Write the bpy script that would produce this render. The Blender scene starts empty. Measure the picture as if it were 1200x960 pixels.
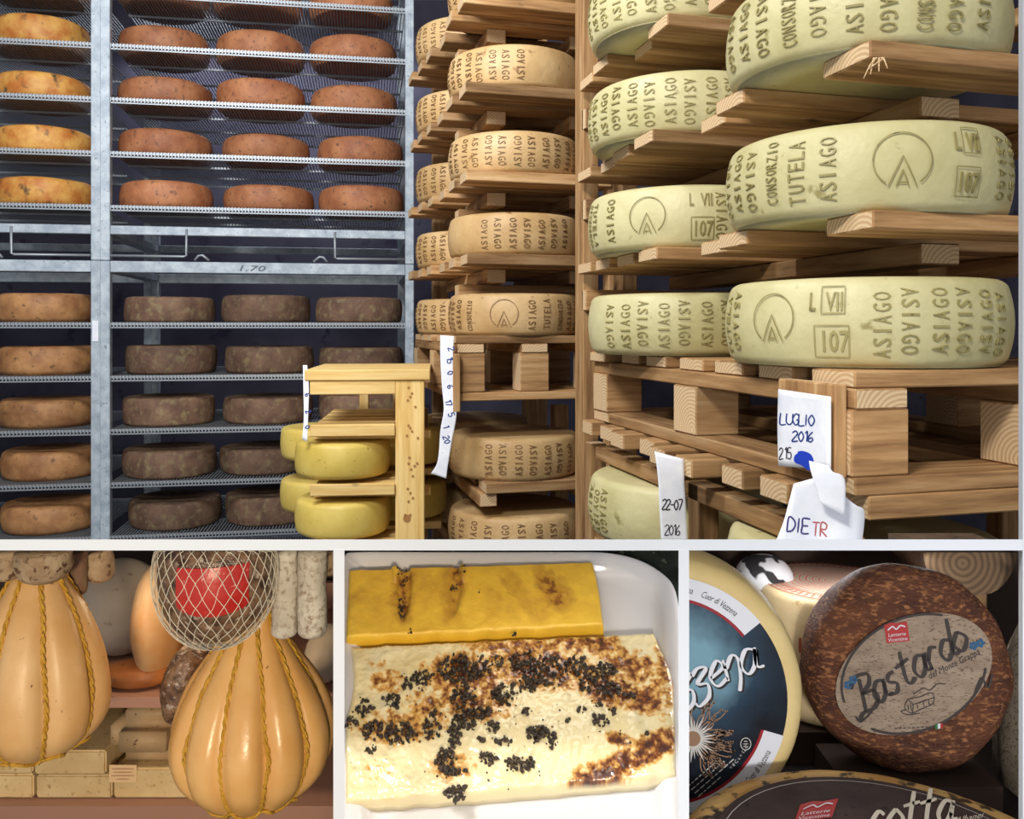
import bpy, bmesh, math, random
from mathutils import Vector, Matrix, noise

random.seed(7)
scene = bpy.context.scene
C = scene.collection
ZC = 1.3                 # camera height above the floor
F, CX, HY = 1000.0, 600.0, 385.0
def P(x, y, D): return Vector(((x-CX)/F*D, D, ZC+(HY-y)/F*D))

# ------------------------------------------------------------------ camera
cam = bpy.data.cameras.new('camera'); cam.sensor_width = 36; cam.lens = 30
cam.shift_y = -(480-HY)/1200.0; cam.clip_start = 0.01
co = bpy.data.objects.new('camera', cam); C.objects.link(co)
co.location = (0, 0, ZC); co.rotation_euler = (math.pi/2, 0, 0); scene.camera = co

# ------------------------------------------------------------------ world, lamps, exposure
w = bpy.data.worlds.new('world'); scene.world = w; w.use_nodes = True
w.node_tree.nodes['Background'].inputs[0].default_value = (0.93, 0.96, 1.0, 1)
w.node_tree.nodes['Background'].inputs[1].default_value = 0.62
vs = scene.view_settings
vs.view_transform = 'Standard'; vs.look = 'None'; vs.gamma = 1; vs.exposure = 0.0
def aim(o, target): o.rotation_euler = (Vector(target)-o.location).to_track_quat('-Z', 'Y').to_euler()
def area(name, loc, target, sx, sy, e, col=(1, 1, 1)):
    l = bpy.data.lights.new(name, 'AREA'); l.shape = 'RECTANGLE'; l.size = sx; l.size_y = sy; l.energy = e; l.color = col
    o = bpy.data.objects.new(name, l); C.objects.link(o); o.location = loc; aim(o, target); return o
def spot(name, loc, target, ang, e, col, rad=0.08, blend=0.6):
    l = bpy.data.lights.new(name, 'SPOT'); l.spot_size = math.radians(ang); l.spot_blend = blend; l.energy = e; l.color = col; l.shadow_soft_size = rad
    o = bpy.data.objects.new(name, l); C.objects.link(o); o.location = loc; aim(o, target); return o
area('ceiling_lamp', (-0.75, -0.35, ZC+1.45), (0.1, 2.2, ZC-0.1), 0.5, 0.28, 44, (1.0, 0.97, 0.9))
area('rack_fill_light', (-1.0, 1.2, ZC+1.5), (-1.1, 3.4, ZC+0.1), 0.9, 0.3, 46, (0.93, 0.96, 1.0))  # added area light to brighten the left racks, no lamp known there
# added fill lights just under the white divider, no real lamps
LN = Vector((0, -0.25, -1))
def ledge_fill(name, x, D, sx, e, col, sy=0.03):
    p = P(x, 649.5, D)
    return area(name, p, p+LN, sx, sy, e, col)
ledge_fill('ledge_fill_warm', 215, 0.72, 0.2, 0.22, (1.0, 0.74, 0.45))
ledge_fill('ledge_fill_plate', 640, 0.485, 0.07, 0.03, (1.0, 0.93, 0.8))
ledge_fill('ledge_fill_cool', 985, 0.88, 0.2, 0.22, (0.95, 0.97, 1.0))
ledge_fill('ledge_fill_front', 1010, 0.53, 0.16, 0.2, (1.0, 0.97, 0.93))
spot('fill_spot_warm', (0.25, -1.3, ZC+0.05), P(220, 830, 0.65), 17, 96.0, (1.0, 0.81, 0.56), 0.1, 0.35)  # three added spots behind the camera, filling the lower compartments with light
spot('fill_spot_plate', (0.02, -1.3, ZC+0.12), P(600, 815, 0.5), 12, 5.4, (1.0, 0.96, 0.88), 0.1, 0.35)
spot('fill_spot_cool', (-0.1, -1.3, ZC+0.08), P(1010, 815, 0.72), 15, 105.0, (1.0, 0.97, 0.94), 0.1, 0.35)
area('back_wall_fill_light', (-1.3, 4.75, ZC+1.7), (-1.2, 5.1, ZC-0.2), 1.8, 0.25, 26, (0.86, 0.9, 1.0))  # added light behind the racks to lift the dark back wall

# ------------------------------------------------------------------ materials
def srgb(r, g, b):
    f = lambda c: (c/255/12.92) if c/255 <= 0.04045 else ((c/255+0.055)/1.055)**2.4
    return (f(r), f(g), f(b), 1)
def newmat(name):
    m = bpy.data.materials.new(name); m.use_nodes = True
    return m, m.node_tree.nodes, m.node_tree.links, m.node_tree.nodes['Principled BSDF']
def plain(name, c, rough=0.6, metal=0.0, spec=0.5):
    m, n, l, b = newmat(name); b.inputs['Base Color'].default_value = srgb(*c)
    b.inputs['Roughness'].default_value = rough; b.inputs['Metallic'].default_value = metal
    b.inputs['Specular IOR Level'].default_value = spec
    return m
def coords(n, l, scale=(1, 1, 1), rnd=True):
    tc = n.new('ShaderNodeTexCoord'); mp = n.new('ShaderNodeMapping'); mp.inputs['Scale'].default_value = scale
    l.new(tc.outputs['Object'], mp.inputs['Vector'])
    if rnd:
        oi = n.new('ShaderNodeObjectInfo'); mu = n.new('ShaderNodeMath'); mu.operation = 'MULTIPLY'; mu.inputs[1].default_value = 41.0
        l.new(oi.outputs['Random'], mu.inputs[0]); cb = n.new('ShaderNodeCombineXYZ')
        for i in range(3): l.new(mu.outputs[0], cb.inputs[i])
        l.new(cb.outputs[0], mp.inputs['Location'])
        return mp.outputs[0], oi.outputs['Random']
    return mp.outputs[0], None
def ramp(n, l, src, stops):
    r = n.new('ShaderNodeValToRGB'); e = r.color_ramp.elements
    while len(e) < len(stops): e.new(0.5)
    for i, (p, c) in enumerate(stops): e[i].position = p; e[i].color = c
    l.new(src, r.inputs[0]); return r.outputs[0]
def tex(n, l, vec, scale, detail=4, rough=0.55):
    t = n.new('ShaderNodeTexNoise'); t.inputs['Scale'].default_value = scale; t.inputs['Detail'].default_value = detail
    t.inputs['Roughness'].default_value = rough; l.new(vec, t.inputs['Vector']); return t.outputs[0]
def mix(n, l, fac, a, b, mode='MIX'):
    m = n.new('ShaderNodeMix'); m.data_type = 'RGBA'; m.blend_type = mode
    if isinstance(fac, float): m.inputs[0].default_value = fac
    else: l.new(fac, m.inputs[0])
    for i, v in ((6, a), (7, b)):
        if isinstance(v, tuple): m.inputs[i].default_value = v
        else: l.new(v, m.inputs[i])
    return m.outputs[2]
def rind(name, c1, c2, c3, scale=9, spot_scale=60, spot=(0.62, 0.7), rough=0.6, bump=0.3, bscale=70, tone=0.25, stretch=(1, 1, 1), spec=0.4, bdist=0.004):
    """cheese rind / crust: two-tone blotches, darker specks, fine relief, tone per wheel"""
    m, n, l, b = newmat(name)
    v, rnd = coords(n, l, stretch)
    base = ramp(n, l, tex(n, l, v, scale), [(0.35, srgb(*c1)), (0.66, srgb(*c2))])
    sp = ramp(n, l, tex(n, l, v, spot_scale, 3), [(spot[0], (0, 0, 0, 1)), (spot[1], (1, 1, 1, 1))])
    col = mix(n, l, sp, base, srgb(*c3))
    k = n.new('ShaderNodeMapRange'); l.new(rnd, k.inputs[0]); k.inputs[3].default_value = 1-tone; k.inputs[4].default_value = 1+tone*0.55
    cc = n.new('ShaderNodeCombineColor')
    for i in range(3): l.new(k.outputs[0], cc.inputs[i])
    col = mix(n, l, 1.0, col, cc.outputs[0], 'MULTIPLY')
    l.new(col, b.inputs['Base Color']); b.inputs['Roughness'].default_value = rough; b.inputs['Specular IOR Level'].default_value = spec
    bp = n.new('ShaderNodeBump'); bp.inputs['Strength'].default_value = bump; bp.inputs['Distance'].default_value = bdist
    l.new(tex(n, l, v, bscale, 5), bp.inputs['Height']); l.new(bp.outputs[0], b.inputs['Normal'])
    return m
def wood(name, c1, c2, c3, tone=0.3, rough=0.7):
    m, n, l, b = newmat(name)
    v, rnd = coords(n, l, (2.5, 34, 34))
    base = ramp(n, l, tex(n, l, v, 1.6, 6, 0.62), [(0.3, srgb(*c1)), (0.52, srgb(*c2)), (0.75, srgb(*c3))])
    v2, r2 = coords(n, l, (9, 14, 14))
    kn = ramp(n, l, tex(n, l, v2, 1.0, 2), [(0.70, (0, 0, 0, 1)), (0.76, (0.8, 0.8, 0.8, 1))])
    col = mix(n, l, kn, base, srgb(*[int(q*0.5) for q in c1]))
    k = n.new('ShaderNodeMapRange'); l.new(rnd, k.inputs[0]); k.inputs[3].default_value = 1-tone; k.inputs[4].default_value = 1+tone*0.5
    cc = n.new('ShaderNodeCombineColor')
    for i in range(3): l.new(k.outputs[0], cc.inputs[i])
    col = mix(n, l, 1.0, col, cc.outputs[0], 'MULTIPLY')
    l.new(col, b.inputs['Base Color']); b.inputs['Roughness'].default_value = rough; b.inputs['Specular IOR Level'].default_value = 0.25
    bp = n.new('ShaderNodeBump'); bp.inputs['Strength'].default_value = 0.35; bp.inputs['Distance'].default_value = 0.002
    l.new(tex(n, l, v, 3.0, 5), bp.inputs['Height']); l.new(bp.outputs[0], b.inputs['Normal'])
    return m
def ringwood(name, c1, c2, scale=55, axis=0, off=None):
    m, n, l, b = newmat(name)
    v, rnd = coords(n, l)
    t = n.new('ShaderNodeTexWave'); t.wave_type = 'RINGS'; t.rings_direction = 'XYZ'[axis]; t.inputs['Scale'].default_value = scale
    t.inputs['Distortion'].default_value = 3.5; t.inputs['Detail'].default_value = 3; t.inputs['Detail Scale'].default_value = 0.6
    l.new(v, t.inputs['Vector'])
    for q in n:
        if q.type == 'MAPPING' and off is not None:
            for lk in list(q.inputs['Location'].links): l.remove(lk)
            q.inputs['Location'].default_value = off
    l.new(ramp(n, l, t.outputs[0], [(0.1, srgb(*c1)), (0.8, srgb(*c2))]), b.inputs['Base Color']); b.inputs['Roughness'].default_value = 0.75
    return m
def vcol(name, rough=0.4, bump=0.3, bscale=120, coat=0.0, sss=0.0, bdist=0.002):
    m, n, l, b = newmat(name)
    a = n.new('ShaderNodeVertexColor'); a.layer_name = 'Col'; l.new(a.outputs[0], b.inputs['Base Color'])
    b.inputs['Roughness'].default_value = rough; b.inputs['Coat Weight'].default_value = coat; b.inputs['Coat Roughness'].default_value = 0.05
    v, _ = coords(n, l, (1, 1, 1), False)
    bp = n.new('ShaderNodeBump'); bp.inputs['Strength'].default_value = bump; bp.inputs['Distance'].default_value = bdist
    l.new(tex(n, l, v, bscale, 4), bp.inputs['Height']); l.new(bp.outputs[0], b.inputs['Normal'])
    if coat: l.new(bp.outputs[0], b.inputs['Coat Normal'])
    return m

MT = {}
MT['white'] = plain('white_paint', (190, 194, 201), 0.6)
MT['wall'] = rind('dark_plaster', (52, 48, 64), (78, 76, 92), (44, 38, 58), 2, 9, rough=0.8, bump=0.2, tone=0)
MT['concrete'] = rind('concrete', (120, 120, 118), (150, 148, 142), (100, 98, 96), 3, 40, rough=0.8, bump=0.2, tone=0)
MT['ceil'] = plain('ceiling_paint', (200, 200, 200), 0.8)
MT['counter'] = plain('dark_counter', (36, 28, 24), 0.6)
MT['paint_and_shade'] = plain('brown_paint_and_shade', (58, 40, 30), 0.8)  # paint of the counter back; also shadow tone for block and crates
MT['steel'] = rind('galvanised_steel', (150, 163, 176), (188, 198, 206), (120, 130, 142), 25, 90, rough=0.45, bump=0.05, tone=0.08, spec=0.6)
MT['wire'] = plain('zinc_wire', (158, 164, 170), 0.5, 0.5)
MT['wood'] = wood('pallet_wood', (122, 86, 54), (178, 137, 92), (208, 174, 130), 0.4)
MT['wood_end'] = ringwood('pallet_end_grain', (196, 160, 118), (220, 192, 152), 48, 0, (0, 0.028, 0.034))
MT['pine'] = wood('new_pine', (212, 168, 96), (234, 198, 128), (244, 216, 154), 0.12)
MT['pine_end'] = ringwood('pine_end_grain', (218, 178, 114), (236, 204, 144), 48, 0, (0, 0.03, 0.03))
MT['shelfwood'] = plain('rosy_shelf_paint', (166, 126, 110), 0.55)
MT['asiago'] = rind('pale_olive_rind', (192, 182, 130), (212, 203, 156), (158, 146, 94), 8, 34, (0.66, 0.76), rough=0.45, bump=0.35, bscale=60, tone=0.1)
MT['asiago_mark'] = rind('olive_emboss_shade', (140, 128, 76), (166, 154, 100), (112, 102, 58), 10, 60, rough=0.5, bump=0.2, tone=0.1)  # darker tone stands in for the shading of embossed letters
MT['asiago_old'] = rind('aged_tan_rind', (188, 150, 98), (212, 178, 128), (140, 100, 56), 8, 40, (0.64, 0.76), rough=0.5, bump=0.35, bscale=60, tone=0.12)
MT['asiago_old_mark'] = rind('brown_emboss_shade', (112, 82, 50), (148, 112, 72), (86, 60, 38), 30, 90, rough=0.6, bump=0.2, tone=0.05)  # embossed letters too, their relief shade put into a darker brown
MT['yellow'] = rind('yellow_rind', (206, 178, 84), (226, 200, 110), (176, 144, 62), 8, 50, (0.66, 0.74), rough=0.45, bump=0.2, tone=0.06)
MT['red_rind'] = rind('reddish_rind', (150, 90, 58), (182, 122, 82), (112, 76, 56), 14, 55, (0.58, 0.7), rough=0.6, bump=0.5, tone=0.18)
MT['gold_rind'] = rind('golden_rind', (184, 110, 48), (216, 164, 84), (84, 66, 42), 16, 20, (0.58, 0.72), rough=0.55, bump=0.5, tone=0.15)
MT['tan_rind'] = rind('orange_tan_rind', (150, 102, 64), (196, 144, 94), (112, 80, 54), 14, 45, (0.6, 0.72), rough=0.6, bump=0.5, tone=0.18)
MT['dark_rind'] = rind('dark_brown_rind', (98, 72, 58), (128, 98, 78), (146, 130, 94), 14, 36, (0.5, 0.78), rough=0.75, bump=0.8, tone=0.22)
MT['paper'] = rind('paper', (228, 230, 240), (242, 243, 248), (236, 238, 244), 30, 90, rough=0.8, bump=0.15, bscale=40, tone=0)
MT['ink_blue'] = plain('blue_ink', (34, 58, 130), 0.6)
MT['ink_blue2'] = plain('bright_blue_marker', (24, 62, 190), 0.6)
MT['ink_violet'] = plain('violet_ink', (62, 52, 120), 0.6)
MT['ink_red'] = plain('red_ink', (186, 90, 92), 0.6)
MT['ink_dark'] = plain('dark_ink', (54, 50, 62), 0.6)
MT['black'] = plain('black_print', (38, 32, 30), 0.6)

# ------------------------------------------------------------------ mesh helpers
def tag(o, label=None, cat=None, group=None, kind=None):
    if label: o['label'] = label
    if cat: o['category'] = cat
    if group: o['group'] = group
    if kind: o['kind'] = kind
    return o
def mesh(name, verts, faces, mats, smooth=True, midx=None):
    me = bpy.data.meshes.new(name); me.from_pydata([tuple(v) for v in verts], [], faces)
    for m in (mats if isinstance(mats, (list, tuple)) else [mats]): me.materials.append(m)
    if smooth: me.polygons.foreach_set('use_smooth', [True]*len(me.polygons))
    if midx: me.polygons.foreach_set('material_index', midx)
    me.update(); return me
def link(name, me, parent=None, loc=(0, 0, 0), rot=None, mat=None):
    o = bpy.data.objects.new(name, me); C.objects.link(o)
    if parent: o.parent = parent
    if mat is not None: o.matrix_local = mat
    else:
        o.location = loc
        if rot: o.rotation_euler = rot
    return o
def empty(name, loc=(0, 0, 0), rz=0.0):
    o = bpy.data.objects.new(name, None); C.objects.link(o); o.location = loc; o.rotation_euler = (0, 0, rz)
    o.empty_display_size = 0.05; return o
def structure(name, me, loc=(0, 0, 0)):
    o = link(name, me, None, loc); o['kind'] = 'structure'; return o
_bc = {}
def board_mesh(L, W, T, mats=('wood', 'wood_end'), ch=0.0022):
    """chamfered board, length along x, end faces with the end-grain material"""
    key = (round(L, 4), round(W, 4), round(T, 4), mats)
    if key in _bc: return _bc[key]
    bm = bmesh.new(); bmesh.ops.create_cube(bm, size=1.0)
    for v in bm.verts: v.co = Vector((v.co.x*L, v.co.y*W, v.co.z*T))
    bmesh.ops.bevel(bm, geom=bm.edges[:], offset=min(ch, T*0.2, W*0.2, L*0.2), segments=1, affect='EDGES')
    me = bpy.data.meshes.new('board')
    for m in mats: me.materials.append(MT[m])
    if len(mats) > 1:
        for f in bm.faces:
            if abs(f.normal.x) > 0.9: f.material_index = 1
    bm.to_mesh(me); bm.free(); _bc[key] = me; return me
def board(name, parent, c, L, W, T, axis='x', mats=('wood', 'wood_end'), rz=0.0, tilt=0.0):
    rot = {'x': (tilt, 0, rz), 'y': (0, tilt, math.pi/2+rz), 'z': (0, math.pi/2, rz)}[axis]
    return link(name, board_mesh(L, W, T, mats), parent, c, rot)
def lathe(name, prof, seg, mats, fn=None, midx=None):
    """prof: (r, z) from bottom axis to top axis"""
    V, Fa, MI = [], [], []
    rings = []
    for i, (r, z) in enumerate(prof):
        if r < 1e-6: rings.append([len(V)]); V.append(Vector((0, 0, z)))
        else:
            rings.append(list(range(len(V), len(V)+seg)))
            for k in range(seg):
                a = 2*math.pi*k/seg; p = Vector((r*math.cos(a), r*math.sin(a), z))
                V.append(p)
    if fn: V = [fn(v) for v in V]
    for i in range(len(rings)-1):
        A, B = rings[i], rings[i+1]
        for k in range(seg):
            k2 = (k+1) % seg
            if len(A) == 1 and len(B) == 1: continue
            if len(A) == 1: f = (A[0], B[k2], B[k])
            elif len(B) == 1: f = (A[k], A[k2], B[0])
            else: f = (A[k], A[k2], B[k2], B[k])
            Fa.append(f); MI.append(midx[i] if midx else 0)
    return mesh(name, V, Fa, mats, True, MI)
def wheel_prof(R, h, bulge=0.012, cr=0.016, n=5):
    """z from 0 to h; returns profile with rounded edges and bulging side"""
    pts = [(0, 0), (R*0.55, 0), (R-cr-bulge*0.5, 0)]
    def side(z): return R - bulge*(2*z/h-1)**2
    for i in range(1, n+1):
        a = math.pi/2*i/n; z = cr*(1-math.cos(a)); pts.append((side(z)-cr*(1-math.sin(a)), z))
    for i in range(1, 6):
        z = cr+(h-2*cr)*i/6; pts.append((side(z), z))
    for i in range(n, -1, -1):
        a = math.pi/2*i/n; z = h-cr*(1-math.cos(a)); pts.append((side(z)-cr*(1-math.sin(a)), z))
    pts += [(R*0.55, h+0.0005), (0, h)]
    return pts, side
def lumpy(amp, sc, seed):
    off = Vector((seed*3.7, seed*1.3, seed*7.1))
    return lambda v: v + Vector((v.x, v.y, 0)).normalized()*amp*noise.noise(v*sc+off) + Vector((0, 0, amp*0.35*noise.noise(v*sc*0.8-off)*(1 if v.z > 0.004 else 0)))
def tube_data(pts, r, seg=6, V=None, Fa=None, closed=False):
    V = [] if V is None else V; Fa = [] if Fa is None else Fa
    n = len(pts); base = len(V)
    up = None
    for i in range(n):
        if closed: t = pts[(i+1) % n]-pts[i-1]
        else: t = pts[min(i+1, n-1)]-pts[max(i-1, 0)]
        t = t.normalized() if t.length > 1e-9 else Vector((0, 0, 1))
        if up is None: up = t.orthogonal().normalized()
        up = (up - t*up.dot(t)); up = up.normalized() if up.length > 1e-6 else t.orthogonal().normalized()
        s = t.cross(up); rr = r[i] if isinstance(r, list) else r
        for k in range(seg):
            a = 2*math.pi*k/seg; V.append(pts[i]+(up*math.cos(a)+s*math.sin(a))*rr)
    for i in range(n if closed else n-1):
        j = (i+1) % n
        for k in range(seg):
            k2 = (k+1) % seg
            Fa.append((base+i*seg+k, base+i*seg+k2, base+j*seg+k2, base+j*seg+k))
    if not closed:
        Fa.append(tuple(base+k for k in range(seg))[::-1]); Fa.append(tuple(base+(n-1)*seg+k for k in range(seg)))
    return V, Fa
def box_data(V, Fa, lo, hi):
    b = len(V)
    for z in (lo[2], hi[2]):
        for x, y in ((lo[0], lo[1]), (hi[0], lo[1]), (hi[0], hi[1]), (lo[0], hi[1])): V.append(Vector((x, y, z)))
    Fa += [(b+3, b+2, b+1, b), (b+4, b+5, b+6, b+7), (b, b+1, b+5, b+4), (b+1, b+2, b+6, b+5), (b+2, b+3, b+7, b+6), (b+3, b, b+4, b+7)]
def catmull(pts, n=6, closed=False):
    out = []; N = len(pts)
    for i in range(N if closed else N-1):
        g = lambda k: pts[k % N] if closed else pts[max(0, min(N-1, k))]
        p0, p1, p2, p3 = g(i-1), g(i), g(i+1), g(i+2)
        for j in range(n):
            t = j/n
            out.append(tuple(0.5*((2*b)+(-a+c)*t+(2*a-5*b+4*c-d)*t*t+(-a+3*b-3*c+d)*t**3) for a, b, c, d in zip(p0, p1, p2, p3)))
    if not closed: out.append(tuple(pts[-1]))
    return out
def plane_map(p0, nrm):
    """photo pixel -> point where its line of sight meets the plane (p0, nrm)"""
    p0, nrm = Vector(p0), Vector(nrm).normalized(); o = Vector((0, 0, ZC))
    def f(x, y, h=0.0):
        d = Vector(((x-CX)/F, 1, (HY-y)/F)); q = p0+nrm*h
        return o+d*((q-o).dot(nrm)/d.dot(nrm))
    return f

# text: glyph outlines of the built-in font as plain mesh data
_tc = {}
def text_data(s, extrude=0.0, shear=0.0, bold=0.0):
    key = (s, extrude, shear, bold)
    if key in _tc: return _tc[key]
    cu = bpy.data.curves.new('lettering', 'FONT'); cu.body = s; cu.size = 1.0; cu.extrude = extrude; cu.resolution_u = 2; cu.shear = shear; cu.offset = bold
    ob = bpy.data.objects.new('lettering', cu); C.objects.link(ob)
    dg = bpy.context.evaluated_depsgraph_get(); dg.update()
    me = bpy.data.meshes.new_from_object(ob.evaluated_get(dg))
    V = [v.co.copy() for v in me.vertices]; Fa = [tuple(p.vertices) for p in me.polygons]
    C.objects.unlink(ob); bpy.data.objects.remove(ob); bpy.data.curves.remove(cu); bpy.data.meshes.remove(me)
    if V:
        x0 = min(v.x for v in V); x1 = max(v.x for v in V)
    else: x0 = x1 = 0
    _tc[key] = (V, Fa, x0, x1); return _tc[key]
def put_text(V, Fa, s, fmap, w, h, extrude=0.0, shear=0.0, bold=0.0):
    """text scaled to width w and cap height h, through fmap(tx, ty, tz)"""
    v, f, x0, x1 = text_data(s, extrude, shear, bold)
    b = len(V); k = w/max(x1-x0, 1e-6)
    for p in v: V.append(fmap((p.x-x0)*k, p.y*h/0.72, p.z))
    Fa += [tuple(b+i for i in q) for q in f]
# brush / pen strokes
G = {
 'L': [[(0, 1), (0, 0), (.6, 0)]], 'U': [[(0, 1), (0, .25), (.3, 0), (.6, .25), (.6, 1)]],
 'G': [[(.6, .85), (.3, 1), (0, .5), (.3, 0), (.6, .2), (.6, .45), (.35, .45)]], 'I': [[(.1, 1), (.1, 0)]],
 'O': [[(.3, 1), (0, .5), (.3, 0), (.6, .5), (.3, 1)]], '0': [[(.3, 1), (.02, .5), (.3, 0), (.55, .5), (.3, 1)]],
 '2': [[(0, .8), (.3, 1), (.52, .72), (0, 0), (.6, 0.04)]], '1': [[(.1, .8), (.3, 1), (.28, 0)]],
 '6': [[(.5, 1), (.12, .55), (.08, .15), (.3, 0), (.55, .2), (.4, .42), (.1, .25)]],
 '5': [[(.55, 1), (.12, 1), (.08, .58), (.4, .6), (.55, .3), (.35, 0), (0, .1)]], '7': [[(0, 1), (.55, 1), (.22, 0)]],
 '-': [[(.05, .5), (.5, .5)]], 'D': [[(0, 0), (.05, 1), (.45, .85), (.6, .5), (.4, .1), (0, 0)]],
 'E': [[(.55, 1), (0, 1), (0, .5), (0, 0), (.55, 0)], [(0, .5), (.45, .52)]], 'T': [[(0, 1), (.6, 1)], [(.3, 1), (.3, 0)]],
 'R': [[(0, 0), (.02, 1), (.45, .9), (.4, .55), (.02, .5), (.55, 0)]],
 '.': [[(.1, .05), (.15, 0)]],
 'B': [[(.28, 1.0), (.2, .5), (.1, 0)], [(-.1, .85), (.15, 1.1), (.6, 1.0), (.55, .7), (.22, .54), (.6, .45), (.66, .16), (.4, -.04), (.0, .0), (-.2, -.14)]],
 'a': [[(.5, .55), (.25, .62), (.04, .28), (.18, 0), (.4, .14), (.52, .56)], [(.52, .6), (.47, .12), (.68, .05)]],
 's': [[(.42, .62), (.2, .6), (.14, .42), (.38, .24), (.28, 0), (-.02, .06)]],
 't': [[(.32, 1.05), (.2, .2), (.32, 0), (.52, .1)], [(-.02, .66), (.52, .72)]],
 'r': [[(.06, .6), (.1, 0)], [(.09, .3), (.28, .62), (.5, .54)]],
 'd': [[(.48, .5), (.25, .6), (.04, .28), (.18, 0), (.4, .14), (.52, .5)], [(.64, 1.15), (.47, .12), (.68, .05)]],
 'o': [[(.28, .62), (.03, .3), (.26, 0), (.52, .3), (.28, .62)]],
 'z': [[(.02, .5), (.22, .64), (.46, .56), (.12, .26), (.4, .16), (.36, -.16), (.05, -.32), (-.06, -.2)]],
 'e': [[(.06, .26), (.46, .42), (.32, .64), (.05, .3), (.2, 0), (.52, .12)]],
 'n': [[(.04, .6), (.06, .02)], [(.07, .34), (.3, .62), (.46, .48), (.42, .0), (.3, -.34)]],
 'c': [[(.45, .5), (.25, .62), (.03, .28), (.22, 0), (.5, .12)]],
 ' ': [],
}
def strokes(V, Fa, lines, fmap, wid, nib=0.0, n=6):
    """flat ribbons along smooth lines; nib > 0 makes strokes going one way thinner"""
    for ln in lines:
        pts = catmull(ln, n) if len(ln) > 2 else [tuple(a+(b-a)*t/3 for a, b in zip(ln[0], ln[1])) for t in range(4)]
        b = len(V); m = len(pts)
        for i, p in enumerate(pts):
            q0 = pts[max(i-1, 0)]; q1 = pts[min(i+1, m-1)]
            tx, ty = q1[0]-q0[0], q1[1]-q0[1]; L = math.hypot(tx, ty) or 1; tx /= L; ty /= L
            w = wid*(1-nib*abs(tx*0.85+ty*0.35)) * (0.75 if i in (0, m-1) else 1)
            V.append(fmap(p[0]-ty*w/2, p[1]+tx*w/2)); V.append(fmap(p[0]+ty*w/2, p[1]-tx*w/2))
        for i in range(m-1): Fa.append((b+2*i, b+2*i+1, b+2*i+3, b+2*i+2))
def write(V, Fa, s, x, y, h, fmap, wid, ang=0.0, adv=0.72, xs=1.0, nib=0.0, slant=0.0):
    """handwriting in photo pixels: baseline start x,y, capital height h; fmap(px, py)"""
    ca, sa = math.cos(ang), math.sin(ang); cx = 0.0
    for ch in s:
        g = G.get(ch, [])
        lines = []
        for ln in g:
            q = []
            for (a, b) in ln:
                lx, ly = (cx+(a+slant*b)*h*xs), b*h
                q.append((x+lx*ca+ly*sa*1.0, y+lx*sa*1.0*(-1)*(-1)-ly*ca))
            lines.append(q)
        strokes(V, Fa, lines, fmap, wid, nib)
        cx += adv*h*xs*(0.55 if ch in 'I1' else 1)

# ------------------------------------------------------------------ the setting
def quadbox(lo, hi, m):
    V, Fa = [], []; box_data(V, Fa, lo, hi); return mesh('slab', V, Fa, m, False)
structure('floor', quadbox((-3.3, -1.0, -0.1), (2.6, 5.3, 0), MT['concrete']))
structure('ceiling', quadbox((-3.3, 0.2, 3.3), (2.6, 5.3, 3.4), MT['ceil']))
structure('wall_back', quadbox((-3.3, 5.2, 0), (2.6, 5.3, 3.3), MT['wall']))
structure('wall_left', quadbox((-3.3, 0.6, 0), (-3.2, 5.2, 3.3), MT['wall']))
structure('wall_right', quadbox((2.5, 0.6, 0), (2.6, 5.2, 3.3), MT['wall']))
DF = 0.40               # white collage gutters, built as solid bars at this depth
WB = 1.03               # back wall of the counter
def ledge_mesh():
    a, b = P(0, 632.3, DF), P(0, 645.2, DF); c, d = P(0, 634.0, WB+0.012), P(0, 642.5, WB+0.012)
    V = []
    for x in (-0.85, 0.85): V += [Vector((x, a.y, a.z)), Vector((x, b.y, b.z)), Vector((x, d.y, d.z)), Vector((x, c.y, c.z))]
    return mesh('ledge', V, [(0, 1, 2, 3), (7, 6, 5, 4), (0, 4, 5, 1), (1, 5, 6, 2), (2, 6, 7, 3), (3, 7, 4, 0)], MT['white'], False)
structure('collage_gutter_1', ledge_mesh())  # flat border between the views, modelled as a sloped bar
CT = ZC-0.44            # counter top height
def post_mesh(x0, x1, y0, z0):
    a, b = P(x0, 700, DF).x, P(x1, 700, DF).x; m = (a+b)/2; z1 = P(0, y0, DF).z
    V = []
    for z in (z0, z1): V += [Vector((a, DF-0.0004, z)), Vector((b, DF-0.0004, z)), Vector((m+0.0006, DF+0.007, z)), Vector((m-0.0006, DF+0.007, z))]
    return mesh('post', V, [(3, 2, 1, 0), (4, 5, 6, 7), (0, 1, 5, 4), (1, 2, 6, 5), (2, 3, 7, 6), (3, 0, 4, 7)], MT['white'], False)
structure('collage_gutter_2', post_mesh(390.8, 403.8, 645.3, CT))
structure('collage_gutter_3', post_mesh(795, 807.3, 645.3, CT))
structure('collage_gutter_4', post_mesh(1198, 1213, -260, CT))
structure('wall_counter', quadbox((-0.85, WB, 0), (0.85, WB+0.012, P(0, 640, WB).z), MT['paint_and_shade']))
structure('floor_counter', quadbox((-0.85, DF-0.02, 0), (0.85, WB, CT), MT['counter']))

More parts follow.
